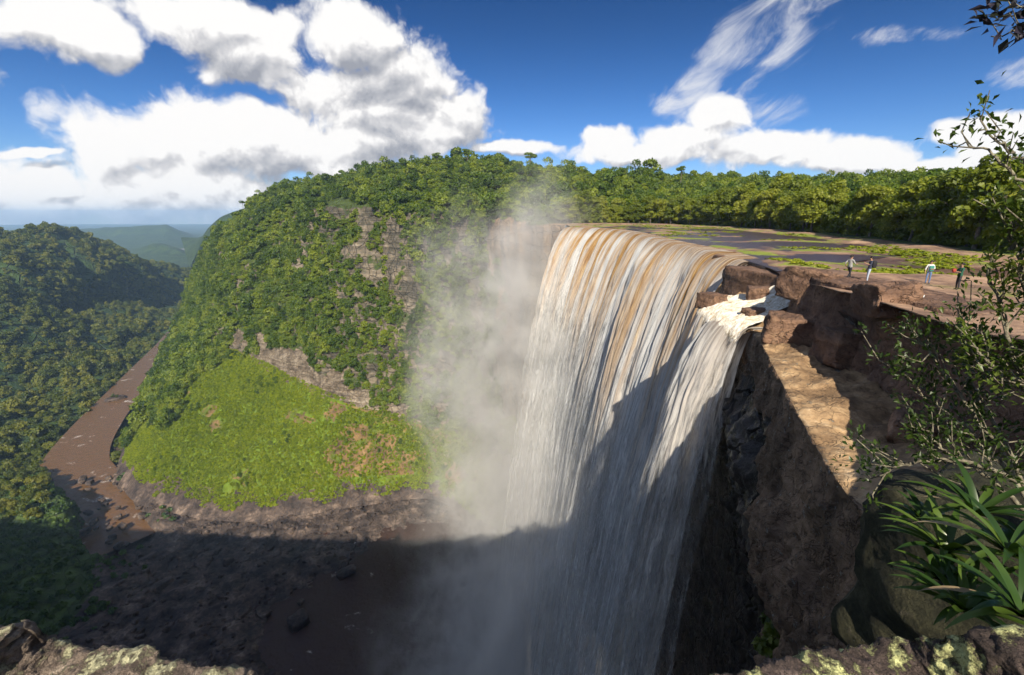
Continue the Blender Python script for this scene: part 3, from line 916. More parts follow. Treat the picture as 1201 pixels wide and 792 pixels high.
me = mesh_np('gorge_floor', GF.reshape(-1, 3), grid_quads(*X.shape), [M['floor'], M['scrubsoil']])
fm = leftbank[:-1, :-1].ravel() > 0.35
me.polygons.foreach_set('material_index', fm.astype(np.int32))
tag(obj('gorge_floor', me), kind='structure')
p, n = sample_grid(GF, 9000, leftbank * (fbm(P3 * 0.03, 3) > -0.35))
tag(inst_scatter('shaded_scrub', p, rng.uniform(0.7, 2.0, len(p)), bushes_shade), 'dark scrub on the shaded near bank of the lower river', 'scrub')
# a few lit trees on the left bank of the river
ug, vg, _ = project(GF)
p, n = sample_grid(GF, 1100, ((rv < 0.05) & ~((ug > 50) & (ug < 190) & (vg > 545)) & (X < -285) & (dr < 150) & (Y > 285)).astype(float))
tag(inst_scatter('riverbank_wood', p, rng.uniform(0.5, 1.1, len(p)), canopy_dark), 'green trees along the left bank of the brown river', 'forest')


def ribbon(name, pts, widths, z, mat, n=90):
    P = catmull(np.asarray(pts, float), n)
    W = np.interp(np.linspace(0, 1, n), np.linspace(0, 1, len(widths)), widths)
    T = np.gradient(P, axis=0); T /= np.linalg.norm(T, axis=1)[:, None]
    Nn = np.stack([-T[:, 1], T[:, 0]], 1)
    zz = np.interp(np.linspace(0, 1, n), np.linspace(0, 1, len(z)), z)
    G = np.stack([np.column_stack([P + Nn * W[:, None] * k, zz]) for k in np.linspace(-1, 1, 9)], 1)
    o = grid_obj(name, G, [mat], flip=True)
    o['kind'] = 'structure'
    return o


ribbon('lower_river', riverline, [26, 27, 24, 26, 24, 22, 20, 18, 18], [-231.0, -231.4, -232, -232.5, -233], M['river_low'])
far = np.array([at_z(u, v, -246)[:2] for u, v in ((208, 352), (214, 336), (224, 322), (238, 314), (226, 305), (206, 298), (212, 292), (200, 288))])
ribbon('far_river', far, [14, 16, 22, 34, 30, 36, 40, 40], [-246, -247], M['river_low'])
th = np.linspace(0, 2 * np.pi, 72)
rr = np.linspace(0, 1.3, 14)[:, None]
G = np.stack([-40 + rr * 100 * np.cos(th), 225 + rr * 92 * np.sin(th), np.full((14, 72), -229.6)], 2)
tag(grid_obj('plunge_pool', G, [M['pool']], flip=True), kind='structure')

# ------------------------------------------------------------------ lip of the fall, river shelf on top
LIP = np.array([(25.2, 206), (32, 194), (37.5, 176), (37, 140), (32, 97), (30.4, 76), (29, 61), (27.6, 54), (26.2, 47), (24.2, 40.5), (21.6, 35.2), (20.8, 32), (19.3, 26), (17.7, 19.5), (16, 14), (13, 8), (9.5, 3.5), (6, 1), (2, -3), (-6, -9)], float)
BANK = np.array([(27, 236), (60, 262), (82, 250), (90, 205), (86, 160), (80, 125), (75, 100), (70, 85), (66, 74), (63, 66), (62, 58), (64, 52), (68, 46), (73, 40), (80, 32), (88, 24), (94, 12), (98, 0), (100, -15), (100, -40)], float)


def zshelf(x, y):
    P = np.stack([np.asarray(x, float), np.asarray(y, float), np.zeros(np.shape(x))], -1)
    z = -5.22 + 0.75 * fbm(P * np.array((0.05, 0.05, 1)), 4) + 0.10 * fbm(P * 0.4, 4)
    z = z - 0.07
    platform = sstep(46, 38, y + 0.35 * (x - 24) + 5 * fbm(P * 0.08 + 3, 3)) * sstep(52, 36, x + 5 * fbm(P * 0.06, 3))
    z = z + platform * (0.74 + 0.3 * sstep(29, 24, x) + 0.2 * fbm(P * 0.2 + 1, 4))
    near = sstep(20, 2, y) * sstep(30, 10, x)
    return z + near * 1.5


LIPc, BANKc = catmull(LIP, 420), catmull(BANK, 420)
t = np.linspace(0, 1, 130)[:, None, None]
XY = LIPc[None] * (1 - t) + BANKc[None] * t
Z = zshelf(XY[..., 0], XY[..., 1])
sfar = np.linspace(0, 1, 420)[None, :]
T = t[..., 0]
P3 = np.concatenate([XY, np.zeros_like(Z)[..., None]], 2)
Z = Z + 0.55 * sstep(0.80, 0.93, T + 0.05 + 0.16 * fbm(P3 * 0.05 + 8, 3)) * (1 - sstep(0.62, 0.7, sfar))      # far bank rock
Z = Z + 0.5 * sstep(0.075, 0.03, sfar + 0.02 * fbm(P3 * 0.05, 3))
Z = Z - 0.35 * sstep(0.10, 0.0, T) * (1 - sstep(0.45, 0.52, sfar)) * sstep(0.02, 0.07, sfar)          # a sill worn down by the water
SH = np.concatenate([XY, Z[..., None]], 2)
skd = np.where(np.arange(SH.shape[1]) < 172, 1.0, 0.02)[None, :, None]
SH = np.concatenate([SH[:1] - np.array((0, 0, 2.2)) * skd, SH[:1] - np.array((0, 0, 0.15)) * skd, SH], 0)
tag(grid_obj('river_shelf', SH, [M['shelf']], flip=False), kind='structure')
sw = slice(8, 186)
W = np.concatenate([XY[:, sw], np.full(XY[:, sw].shape[:2] + (1,), -5.25)], 2)
tag(grid_obj('upper_river', W, [M['river_up']], flip=False), kind='structure')
# sedge tufts on the wet rock
gn = fbm(P3 * np.array((0.16, 0.10, 1)) * 0.6 + 2.2, 4)
wt = ((Z > -5.3) & (Z < -4.85) & (gn > 0.10)).astype(float) * np.where(XY[..., 1] < 70, 1.0, 0.35)
wt = np.concatenate([wt[:2] * 0, wt], 0)
p, n = sample_grid(SH, 3600, wt)
tag(inst_scatter('sedge', p, np.stack([rng.uniform(0.5, 1.1, len(p)), rng.uniform(0.5, 1.1, len(p)), rng.uniform(0.18, 0.5, len(p))], 1), sedge_tuft), 'yellow-green sedge tufts on the wet river shelf', 'sedge')

# forest floor behind the bank
BK = catmull(BANK, 160)
RD = catmull(np.array([(118, 372), (140, 365), (160, 340), (185, 300), (190, 260), (185, 225), (180, 200), (175, 180), (170, 165), (166, 150), (160, 135), (160, 120), (162, 105), (165, 90), (170, 75), (175, 60), (180, 40), (185, 20), (190, -10), (190, -40)], float), 160)
zr = np.interp(np.linspace(0, 1, 160), [0, .25, .5, .7, 1], [18, 8, 1, -3, -4])
t = np.linspace(0, 1.25, 40)[:, None]
G = np.stack([BK[None, :, 0] * (1 - t) + RD[None, :, 0] * t, BK[None, :, 1] * (1 - t) + RD[None, :, 1] * t, -4.75 + (zr[None] + 4.75) * np.clip(t, 0, 1.25) ** 1.3], 2)
G[..., 2] += 0.8 * fbm(G * 0.05, 3) * np.clip(t * 5, 0, 1)
G = np.concatenate([G[:1] - np.array((0, 0, 2.5)), G], 0)
FB = G
t = np.concatenate([t[:1], t])
tag(grid_obj('forest_floor', G, [M['scrubsoil']], flip=False), kind='structure')
wt = (np.ones((41, 160)) * (t > 0.16))
p, n = sample_grid(G, 4600, wt)
uu, vv, dd = project(p)
k = (uu < 1300) & (dd > 10)
p = p[k]
tag(inst_scatter('riverside_forest', p, rng.uniform(0.7, 1.25, len(p)), canopy), 'green rainforest behind the front row of trees on the far river bank', 'forest')
wt = np.ones((41, 160)) * (t < 0.14) * (t > 0.015)
p, n = sample_grid(G, 2200, wt)
tag(inst_scatter('bank_undergrowth', p, rng.uniform(0.5, 1.2, len(p)), understory), 'leafy undergrowth along the foot of the riverside trees', 'undergrowth')

# front rows of trees on the far bank, each a tree
crowns = [crown_mesh('tree crown', 100 + k, M['bank_tree'], r=[3.6, 3.2, 4.2, 3.0][k], h=[9, 10.5, 8.5, 9.5][k], z0=[1.2, 1.6, 1.8, 0.8][k], lobes=18, leaves=4000, size=0.40, flat=0.8) for k in range(4)]
trunks = [trunk_mesh('tree trunk', 100 + k, [7.5, 9, 7.5, 8][k], 0.22, 2.6, M['bark']) for k in range(4)]


def tree(name, loc, k, label, group, sc, rz, cr=None, tr=None):
    r = empty(name, loc, label, 'tree', group, rz, sc)
    obj('trunk', (tr or trunks)[k], r)
    obj('crown', (cr or crowns)[k], r)
    return r


random.seed(5)
BL = catmull(BANK, 600)
seg = np.concatenate([[0], np.cumsum(np.linalg.norm(np.diff(BL, axis=0), axis=1))])
for row, (off, step) in enumerate(((2.5, 5.2), (7.5, 6.5))):
    s = 3.0
    while s < seg[-1] - 60:
        i = np.searchsorted(seg, s)
        nrm = np.array((BL[min(i + 3, 599)] - BL[max(i - 3, 0)]))
        nrm = np.array((-nrm[1], nrm[0])) / np.linalg.norm(nrm)
        c = BL[i] + nrm * (off + random.uniform(-1.5, 1.5))
        far_ = c[1] > 150
        tree('rainforest_tree', (c[0], c[1], -4.75), random.randrange(4),
             ('pale green rainforest tree standing in the front row along the far river bank', 'tall rainforest tree in the second row behind the bank trees')[row],
             ('front row of trees on the far river bank', 'second row of trees on the far river bank')[row],
             random.uniform(0.75, 1.25) * (1.2 if far_ else 1.0) * (1.15 if row else 0.95), random.uniform(0, 6.28))
        s += step * random.uniform(0.75, 1.3)

# emergent trees breaking the skyline
em_cr = [crown_mesh('emergent crown', 130 + k, M['forest'], r=5.0, h=3.6, z0=[10, 11][k], lobes=8, leaves=900, size=0.75, flat=0.5, spread=1.25) for k in range(2)]
em_tr = [trunk_mesh('emergent trunk', 130 + k, 12, 0.32, 4.0, M['bark'], 7) for k in range(2)]
for (u, v, Yd, sc, lab) in ((284, 236, 700, 0.9, 'flat-topped emergent tree at the left end of the wooded skyline'), (318, 222, 690, 0.8, 'small emergent tree on the rising left part of the wooded skyline'),
                            (512, 180, 560, 1.0, 'emergent tree with a flat crown on the highest part of the skyline'), (548, 176, 540, 1.35, 'broad emergent tree on the skyline right of the highest crown'),
                            (622, 180, 440, 1.15, 'dark flat-topped emergent tree standing clear of the skyline above the mist'), (800, 196, 350, 0.75, 'wide emergent tree on the skyline above the brown waterfall columns'),
                            (990, 204, 255, 0.5, 'low rounded emergent tree on the skyline above the walkers')):
    q = at_y(u, v, Yd)
    tree('emergent_tree', (q[0], q[1], q[2] - 13.2 * sc), int(u) % 2, lab, 'emergent trees on the skyline', sc, u, em_cr, em_tr)

# ------------------------------------------------------------------ gorge wall behind the water, under the lip
Lw = catmull(LIP[:13], 200)
rows_ = []
for z, off in ((-5.75, 0.4), (-9, 2.5), (-20, 8), (-60, 14), (-120, 16), (-180, 12), (-228, 4)):
    rows_.append(np.column_stack([Lw[:, 0] + off, Lw[:, 1] + off * 0.15, np.full(200, z)]))
G = linres(np.array(rows_), [4, 6, 14, 18, 16, 12])
N = grid_normals(G); N = np.where(N[..., :1] > 0, -N, N)
G = G + N * (1.6 * fbm(G * np.array((0.12, 0.12, 0.25)), 5) * np.clip((-5.8 - G[..., 2]) / 4, 0, 1))[..., None]
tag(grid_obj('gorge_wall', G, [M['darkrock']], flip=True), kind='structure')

# ------------------------------------------------------------------ the waterfall
def water_sheet(name, lip, zlip, v0, vdir, T, nu, nt, mat, fold=1.0, back=2.5, seed=0, thick=0.0):
    """the sheet leaves the lip level and follows a free fall; folds deepen as it drops"""
    L = catmull(np.asarray(lip, float), nu)
    zl = np.interp(np.linspace(0, 1, nu), np.linspace(0, 1, len(zlip)), zlip)
    vv = np.interp(np.linspace(0, 1, nu), np.linspace(0, 1, len(v0)), v0)
    vd = catmull(np.asarray(vdir, float), nu); vd /= np.linalg.norm(vd, axis=1)[:, None]
    sl = np.concatenate([[0], np.cumsum(np.linalg.norm(np.diff(L, axis=0), axis=1))])
    tau = np.concatenate([np.linspace(-1, 0, 8)[:-1] * 1.0, T * np.linspace(0, 1, nt) ** 1.15])
    rows, uvs = [], []
    for tt in tau:
        if tt < 0:
            xy = L - vd * (back * -tt * -1) * -1 if False else L - vd * (back * tt) * -1 * -1
            z = zl + 0.0
            drop = back * tt
            xy = L + vd * (back * tt)
            zc = z
        else:
            drop = 4.9 * tt * tt
            xy = L + vd * (vv[:, None] * tt)
            zc = zl - drop
        k = np.clip(max(drop, 0) / 220, 0, 1)
        q = np.column_stack([sl * 0.16 + seed, np.full(nu, tt * 0.5 + seed), np.full(nu, 0.3)])
        q2 = np.column_stack([sl * 0.62 + seed, np.full(nu, tt * 1.5), np.full(nu, 1.3)])
        q3 = np.column_stack([sl * 1.7 + seed, np.full(nu, tt * 4.2), np.full(nu, 2.3)])
        nearf = np.interp(np.linspace(0, 1, nu), [0, .45, 1], [1, .85, .4])
        a_ = nearf * (0.15 if tt <= 0 else 0.15 + min(tt, 1.0) * 0.9) * fold
        f = a_ * ((2.6 + 3.0 * k) * perlin(q) + (0.75 + 0.9 * k) * perlin(q2) + (0.38 + 0.5 * k) * perlin(q3))
        if tt < 0:
            f = f * 0
            zf = 0.05 * perlin(q2) 
        else:
            zf = 0
        xy = xy + vd * f[:, None]
        rows.append(np.column_stack([xy, zc + zf]))
        uvs.append(np.column_stack([sl, np.full(nu, drop)]))
    G, UV = np.array(rows), np.array(uvs)
    return grid_obj(name, G, [mat], flip=True, uv=UV)


fl = LIP[:8]
VD = [(-1, -.34), (-1, -.28), (-1, -.17), (-1, -.05), (-1, 0), (-1, .05), (-1, .1), (-1, .1)]
for k, (nm, dx, vs, mt, fold, sd) in enumerate((('waterfall', -0.3, 1.0, 'fall', 0.62, 0), ('waterfall_second_sheet', 0.0, 0.86, 'fall_b', 0.7, 31), ('waterfall_third_sheet', 0.3, 0.70, 'fall', 0.7, 57), ('waterfall_inner_sheet', 0.6, 0.52, 'fall_c', 0.7, 83))):
    v_ = [q * vs for q in (6.0, 6.0, 5.8, 5.2, 4.6, 4.2, 3.9, 3.5)]
    tag(water_sheet(nm, fl + np.array((dx, 0)), [-5.1 - 0.1 * k] * 6 + [-5.2 - 0.1 * k, -5.3 - 0.1 * k], v_, VD, 6.72, 520 if k < 2 else 360, 200 if k < 2 else 150, M[mt], fold, seed=sd), kind='structure')
# the foaming side fall from the lower shelf
side = np.array([(26.5, 50), (23.5, 47), (21, 43.5), (19.4, 40.3), (18.6, 37.3), (18.6, 35.0)])
tag(water_sheet('side_fall_inner_sheet', side + np.array((0.5, 0)), [-8.1, -8.5, -8.6, -8.65, -8.7, -8.7], [2.0, 2.3, 2.5, 2.3, 1.9, 1.4], [(-1, .25), (-1, .15), (-1, .05), (-1, -.05), (-1, -.1), (-1, -.1)], 6.6, 200, 150, M['fall_white'], 0.5, back=1.5, seed=19), kind='structure')
tag(water_sheet('side_fall', side, [-8.0, -8.4, -8.5, -8.55, -8.6, -8.6], [3.0, 3.4, 3.6, 3.4, 2.8, 2.0], [(-1, .25), (-1, .15), (-1, .05), (-1, -.05), (-1, -.1), (-1, -.1)], 6.6, 260, 200, M['fall_white'], 0.5, back=3.0, seed=9), kind='structure')

# ------------------------------------------------------------------ near rocks on the right: platform edge, wall, ledge, cliff
plat = [(27.0, 50, -5.7), (25.0, 42, -5.7), (22.8, 37.0, -4.6), (20.8, 32, -4.15), (20.3, 26, -4.15), (19.2, 19.5, -4.2), (17.4, 14, -4.2), (14, 8, -4.0), (9.8, 3.5, -3.5), (6, 1, -2.5), (3.2, -1.0, -1.85)]
wb = [(25.8, 50, -8.0), (23.6, 42, -8.2), (21.9, 36.4, -8.3), (20.2, 31.6, -8.6), (19.6, 25.6, -8.8), (18.3, 19.3, -8.8), (16.2, 13.8, -8.5), (12.2, 7.8, -6.7), (7.6, 3.8, -4.6), (4.8, 1.6, -3.1), (2.5, .4, -2.2)]
le = [(21.5, 47, -8.6), (19.6, 40.6, -8.7), (18.7, 35.2, -8.75), (17.3, 30.5, -8.8), (15.4, 25.3, -8.9), (13.3, 19.5, -9.1), (11.7, 14.5, -9.3), (9.2, 9.0, -7.9), (6.2, 5.0, -5.6), (3.6, 2.7, -3.9), (1.5, 1.35, -2.6)]
inl = [(p[0] + 5, p[1] + 1.0, p[2] - 0.25) for p in plat]
rows_ = [inl, plat, wb, le]
outv = np.array([(-1, .1), (-1, .1), (-1, .15), (-.97, .1), (-.95, 0), (-.92, -.1), (-.9, -.15), (-.85, .1), (-.75, .3), (-.6, .6), (-.5, .8)])
for dz, off in ((-2.2, 0.1), (-4.5, 0.5), (-6.5, 1.1), (-10, -0.2), (-16, -3.0), (-24, -4.8), (-50, -9), (-218, -10)):
    o_ = np.array([1.0, 1.0, 1.0, 1, .8, .4, .35, .3, .3, .3, .3]) * off
    rows_.append([(p[0] + v_[0] * k, p[1] + v_[1] * k, p[2] + dz) for p, v_, k in zip(le, outv, o_)])
cnt2 = [8, 18, 16, 14, 14, 12, 14, 14, 14, 14, 16]
G = loft(rows_, 420, cnt2)
N = grid_normals(G)
if N[40, 150, 0] > 0:
    N = -N
r2 = np.cumsum([0] + cnt2)
am = np.interp(np.arange(G.shape[0]), r2, [0.0, .30, .95, .42, .75, 1.1, 1.3, 1.4, 1.7, 2.0, 2.5, 3])[:, None]
big = fbm(G * np.array((0.20, 0.20, 0.16)), 5)
rg = fbm(G * np.array((0.5, 0.5, 0.35)) + 5, 4, ridged=True) - 0.3
blk = np.floor(fbm(G * 0.35 + 11, 2) * 4) / 4
G = G + N * (am * (1.1 * big + 0.55 * rg + 0.7 * blk) + 0.10 * fbm(G * 2.0, 4))[..., None]
me = mesh_np('near_cliff', G.reshape(-1, 3), grid_quads(G.shape[0], G.shape[1], True), [M['block'], M['nearcliff'], M['darkrock'], M['ledge']])
ri = np.repeat(np.arange(G.shape[0] - 1), G.shape[1] - 1)
ci = np.tile(np.arange(G.shape[1] - 1), G.shape[0] - 1) / G.shape[1]
mi = np.where(ri >= r2[3] - 2, 1, 0)
mi = np.where((ri >= r2[2] - 1) & (ri < r2[3]), 3, mi)
edge_n = 0.04 * fbm(np.stack([ri * 0.11, ci * 30, ci * 0], 1), 3)
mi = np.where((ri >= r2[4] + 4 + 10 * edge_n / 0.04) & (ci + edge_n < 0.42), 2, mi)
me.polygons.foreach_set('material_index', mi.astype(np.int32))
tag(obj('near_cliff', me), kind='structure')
NEARG = G


def rock_mesh(name, size, seed, mat, box=0.55, amp=0.12, sub=5, fr=1.4):
    bm = bmesh.new()
    bmesh.ops.create_cube(bm, size=2)
    bmesh.ops.subdivide_edges(bm, edges=bm.edges[:], cuts=2 ** (sub - 1) - 1 if sub < 6 else 24, use_grid_fill=True)
    V = np.array([v.co[:] for v in bm.verts])
    S = V / np.linalg.norm(V, axis=1)[:, None]
    P = V * box + S * (1 - box) * 1.15
    q = P * fr + seed * 7.7
    P = P * (1 + amp * (fbm(q, 5) * 1.6 + 0.6 * np.floor(fbm(q * 0.8 + 3, 2) * 4) / 4)[:, None])
    P = P * np.array(size) / 2
    for v, c in zip(bm.verts, P):
        v.co = c
    me = bpy.data.meshes.new(name)
    bm.to_mesh(me); bm.free()
    me.materials.append(mat)
    me.polygons.foreach_set('use_smooth', np.ones(len(me.polygons), bool))
    return me


def rock(name, loc, size, seed, mat, label, group=None, rz=0, tilt=(0, 0), **kw):
    o = obj(name, rock_mesh(name, size, seed, mat, **kw))
    o.location = loc
    o.rotation_euler = (tilt[0], tilt[1], rz)
    return tag(o, label, 'rock', group)


rock('boulder', (19.1, 30.9, -7.7), (3.0, 2.0, 2.2), 3, M['block'], 'brown angular boulder lying on the ledge beside the foaming side fall', rz=-0.5, tilt=(0.05, 0.1), box=0.72)
rock('rock_slab', (27.6, 47.5, -7.62), (5.6, 12.0, 4.1), 5, M['block'], 'flat-topped brown rock slab splitting the main fall from the side cascade', rz=0.12, box=0.82, amp=0.07)
rock('rock_slab', (22.6, 45.5, -9.3), (3.0, 3.6, 2.0), 8, M['block'], 'small brown rock slab below the flat-topped slab, washed by foam', rz=0.5, box=0.75)
rock('boulder', (28.6, 62.5, -5.75), (1.8, 3.0, 1.0), 12, M['block'], 'low dark wet rock breaking the lip of the waterfall beyond the flat slab', rz=0.2, box=0.7)

for x, y, z, s_, sd, lab in ((22.9, 42.6, -7.2, 1.5, 31, 'small brown rock parting the foam at the back of the cascade'), (20.3, 37.6, -8.15, 1.3, 33, 'small wet rock in the middle of the foaming cascade'), (19.6, 44.6, -8.2, 1.6, 35, 'dark wet rock at the far edge of the cascade lip'), (24.6, 37.8, -6.1, 1.7, 37, 'brown rock beside the top of the cascade, against the platform wall')):
    rock('boulder', (x, y, z), (s_ * 1.2, s_ * 1.5, s_), sd, M['block'], lab, rz=sd, box=0.7)

for x, y, z, s_, sd, lab in ((20.6, 26.6, -7.9, 2.4, 41, 'large brown block fallen against the platform wall, on the far half of the ledge'), (20.4, 22.3, -8.2, 1.6, 43, 'smaller brown block in the shade at the foot of the platform wall'), (21.7, 33.3, -5.0, 2.4, 45, 'blunt brown block capping the corner of the platform above the boulder'), (19.7, 24.0, -4.3, 1.8, 47, 'flat brown stone on the edge of the platform, left of the shrub'), (16.6, 17.5, -8.6, 1.2, 49, 'small stone lying at the near end of the golden ledge')):
    rock('boulder', (x, y, z), (s_ * 1.5, s_ * 1.2, s_), sd, M['block'], lab, rz=sd * 1.3, tilt=(0.1, -0.08), box=0.7, amp=0.15)

# cascade over the shelf down to the side fall
cas = []
for (x0, y0, z0), (x1, y1, z1) in (((26.2, 41.6, -5.6), (23.9, 35.6, -5.7)), ((24.8, 42.3, -6.2), (22.4, 35.2, -6.4)), ((23.4, 44.0, -7.3), (20.9, 35.4, -7.4)), ((21.8, 46.2, -7.9), (19.7, 35.2, -7.9)), ((20.0, 46.5, -8.2), (18.4, 34.6, -8.25)), ((18.8, 45.5, -8.9), (17.6, 34.4, -8.9)), ((18.0, 44.6, -10.6), (17.0, 34.4, -10.4))):
    cas.append([(x0 + (x1 - x0) * k, y0 + (y1 - y0) * k, z0 + (z1 - z0) * k) for k in np.linspace(0, 1, 8)])
G = loft(cas, 150, nv=150)
G[..., 2] += 0.40 * fbm(G * np.array((0.5, 0.9, 0.9)), 5) + 0.10 * fbm(G * np.array((1.5, 3.5, 3)), 4)
UV = np.stack(np.meshgrid(np.linspace(0, 8, 150), np.linspace(0, 9, 150)), 2)
tag(grid_obj('cascade', G, [M['cascade']], flip=True, uv=UV), kind='structure')

# ------------------------------------------------------------------ the near side of the gorge: rim, wall, wood behind the camera
nr = np.array([(5, -1.5), (-0.8, 1.2), (-3, 0.6), (-8, -3), (-25, -8), (-70, -14), (-140, -14), (-230, -8), (-330, 2), (-450, 20), (-600, 40)], float)
rowsN = []
for back, z in ((140, 4), (60, 1), (15, -1.2), (3, -2.0), (0.6, -2.15), (0, -2.6)):
    rowsN.append([(p[0], p[1] - back * (0.15 + 0.85 * min(1, k / 3)) - (0.5 if k < 3 else 0), z) for k, p in enumerate(nr)])
for z, o_ in ((-8, -0.2), (-30, -3), (-90, -4), (-150, -2), (-190, 10), (-229, 45)):
    rowsN.append([(p[0] - (2.5 if k < 2 else 0), p[1] + o_ * min(1, k / 3) - (1.2 if k < 3 else 0), z) for k, p in enumerate(nr)])
G = loft(rowsN, 260, [6, 8, 6, 6, 4, 6, 10, 20, 20, 14, 14])
rr = np.arange(G.shape[0])[:, None]
G = G + (np.array((0.2, 1, 0.1)) * (3.0 * fbm(G * 0.05, 5) * sstep(36, 60, rr) * np.linspace(0.1, 1, 260)[None])[..., None])
o = grid_obj('near_gorge_side', G, [M['nearcliff']], flip=True)
tag(o, kind='structure')
n = 1500
tt = rng.uniform(0, 1, n) ** 0.8
base = catmull(nr, 400)[(np.clip(0.16 + 0.84 * tt, 0, 1) * 399).astype(int)]
pts = np.column_stack([base[:, 0] + rng.uniform(-6, 6, n), base[:, 1] - 7 - rng.uniform(0, 1, n) ** 1.5 * 55, np.full(n, -1.8)])
n2 = 160
p2 = np.column_stack([rng.uniform(-12, 60, n2), rng.uniform(-60, -11, n2), np.full(n2, -2.6)])
pts = np.concatenate([pts[(pts[:, 0] < -16)], p2[p2[:, 0] > 12]])
tag(inst_scatter('near_rim_wood', pts, rng.uniform(0.55, 0.95, len(pts)), canopy), 'green wood growing along the near rim of the gorge', 'forest')
# ground under that wood
X, Y = np.meshgrid(np.linspace(1, 110, 40), np.linspace(-70, -1.2, 30))
Zg = -2.3 - 2.2 * sstep(4, 30, X) * sstep(-30, -1, Y) + 0.3 * fbm(np.stack([X, Y, X * 0], 2) * 0.1, 3)
tag(grid_obj('near_plateau', np.stack([X, Y, Zg], 2), [M['scrubsoil']], flip=False), kind='structure')

# lichened rocks at the camera's feet
def rim_rock(name, px, Yd, mat, label, seed):
    e = np.array([at_y(u, v, Yd + 0.12 * math.sin(u * 0.02)) for u, v in px])
    rows_ = [e + (0, 0.30, -1.2), e + (0, 0.12, -0.35), e + (0, 0.03, -0.05), e, e + (0, -0.10, -0.01), e + (0, -0.45, -0.10), e + (0, -1.0, -0.25)]
    G = loft(rows_, 460, [10, 14, 6, 8, 30, 24])
    N = grid_normals(G)
    N = np.where(N[..., 2:] < 0, -N, N)
    d = 0.045 * fbm(G * 5 + seed, 5) + 0.035 * (fbm(G * 11 + seed, 4, ridged=True) - 0.3) + 0.022 * np.clip(fbm(G * 26 + seed, 3), 0, 1)
    G = G + N * d[..., None]
    o = grid_obj(name, G, [mat], flip=True)
    return tag(o, label, 'rock')


rim_rock('rim_rock', ((-260, 700), (-120, 716), (0, 736), (22, 734), (48, 752), (85, 764), (130, 763), (170, 764), (188, 778), (235, 783), (285, 788), (330, 800), (420, 830)), 1.55, M['rim'], 'pale lichened rock at the gorge rim, in the sunlit lower left corner', 3)
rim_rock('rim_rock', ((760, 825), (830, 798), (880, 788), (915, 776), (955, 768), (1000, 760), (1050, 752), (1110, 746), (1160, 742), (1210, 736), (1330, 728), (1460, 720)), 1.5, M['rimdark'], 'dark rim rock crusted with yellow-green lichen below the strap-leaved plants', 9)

# ------------------------------------------------------------------ plants on the right
rock('mossy_bank', (5.15, 3.75, -3.85), (2.2, 2.4, 2.4), 21, M['bankrock'], 'dark mossy bank under the strap-leaved plants', rz=0.3, box=0.5, amp=0.16)


def leaf_fan(centers, dirs, length, width, rs, droop=0.3):
    """single leaves: two quads each, folded along the midrib"""
    n = len(centers)
    d = dirs / np.linalg.norm(dirs, axis=1)[:, None]
    up = np.array((0, 0, 1.0)) + rs.normal(0, 0.5, (n, 3))
    s = np.cross(d, up); s /= np.linalg.norm(s, axis=1)[:, None] + 1e-9
    nn = np.cross(s, d)
    L = length * rs.uniform(0.6, 1.3, (n, 1)); Wd = width * rs.uniform(0.7, 1.2, (n, 1))
    a = centers
    m1 = a + d * L * 0.55 - nn * L * 0.02
    tip = a + d * L - nn * L * droop * 0.4
    l, r = a + d * L * 0.6 + s * Wd + nn * L * 0.06, a + d * L * 0.6 - s * Wd + nn * L * 0.06
    V = np.stack([a, m1, tip, l, r], 1).reshape(-1, 3)
    b = np.arange(n)[:, None] * 5
    Q = np.concatenate([b + np.array((0, 1, 2, 3)), b + np.array((0, 4, 2, 1))])
    return V, Q


def shrub(name, stems, label, seed, leafm, twigs=9, leaves=9, lsize=0.062, r0=0.022, tw_len=0.42, cat='shrub', spread=1.0):
    rs = np.random.RandomState(seed)
    parts, LC, LD = [], [], []
    root_p = None
    for stem in stems:
        P = catmull(np.array([at_y(u, v, Yd) for u, v, Yd in stem]), 26)
        P = P + rs.normal(0, 0.010, P.shape)
        if root_p is None:
            root_p = P[0]
        parts.append(tube(P, np.linspace(r0, r0 * 0.30, 26), 6))
        T = np.gradient(P, axis=0)
        for k in range(twigs):
            i = int(25 * (0.25 + 0.75 * (k + rs.rand()) / twigs))
            i = min(i, 25)
            d = T[i] / np.linalg.norm(T[i]) * 0.8 + rs.normal(0, 0.62, 3) * spread + np.array((0, 0, 0.25))
            d /= np.linalg.norm(d)
            ln = tw_len * rs.uniform(0.45, 1.2)
            mid_ = P[i] + d * ln * 0.5 + rs.normal(0, 0.03, 3)
            end = P[i] + d * ln + np.array((0, 0, 0.05))
            parts.append(tube([P[i], mid_, end], [r0 * 0.34, r0 * 0.26, r0 * 0.18], 4))
            subs = [(P[i] * (1 - q) + mid_ * q if q < .5 else mid_ * (2 - 2 * q) + end * (2 * q - 1)) for q in (0.7, 1.0)]
            for c in (mid_, end, subs[0]):
                m_ = max(3, int(leaves * rs.uniform(0.3, 1.5)))
                ld = d * 0.6 + rs.normal(0, 0.75, (m_, 3)) + np.array((0, 0, 0.3))
                LC.append(c + ld * 0.02 + rs.normal(0, 0.03, (m_, 3))); LD.append(ld)
    o = empty(name, tuple(root_p), label, cat)
    V, Q = merge(parts)
    obj('branches', mesh_np('branches', V - root_p, Q, [M['twig']]), o)
    V, Q = leaf_fan(np.concatenate(LC), np.concatenate(LD), lsize, lsize * 0.24, rs)
    obj('leaves', mesh_np('leaves', V - root_p, Q, [leafm], smooth=False), o)
    return o


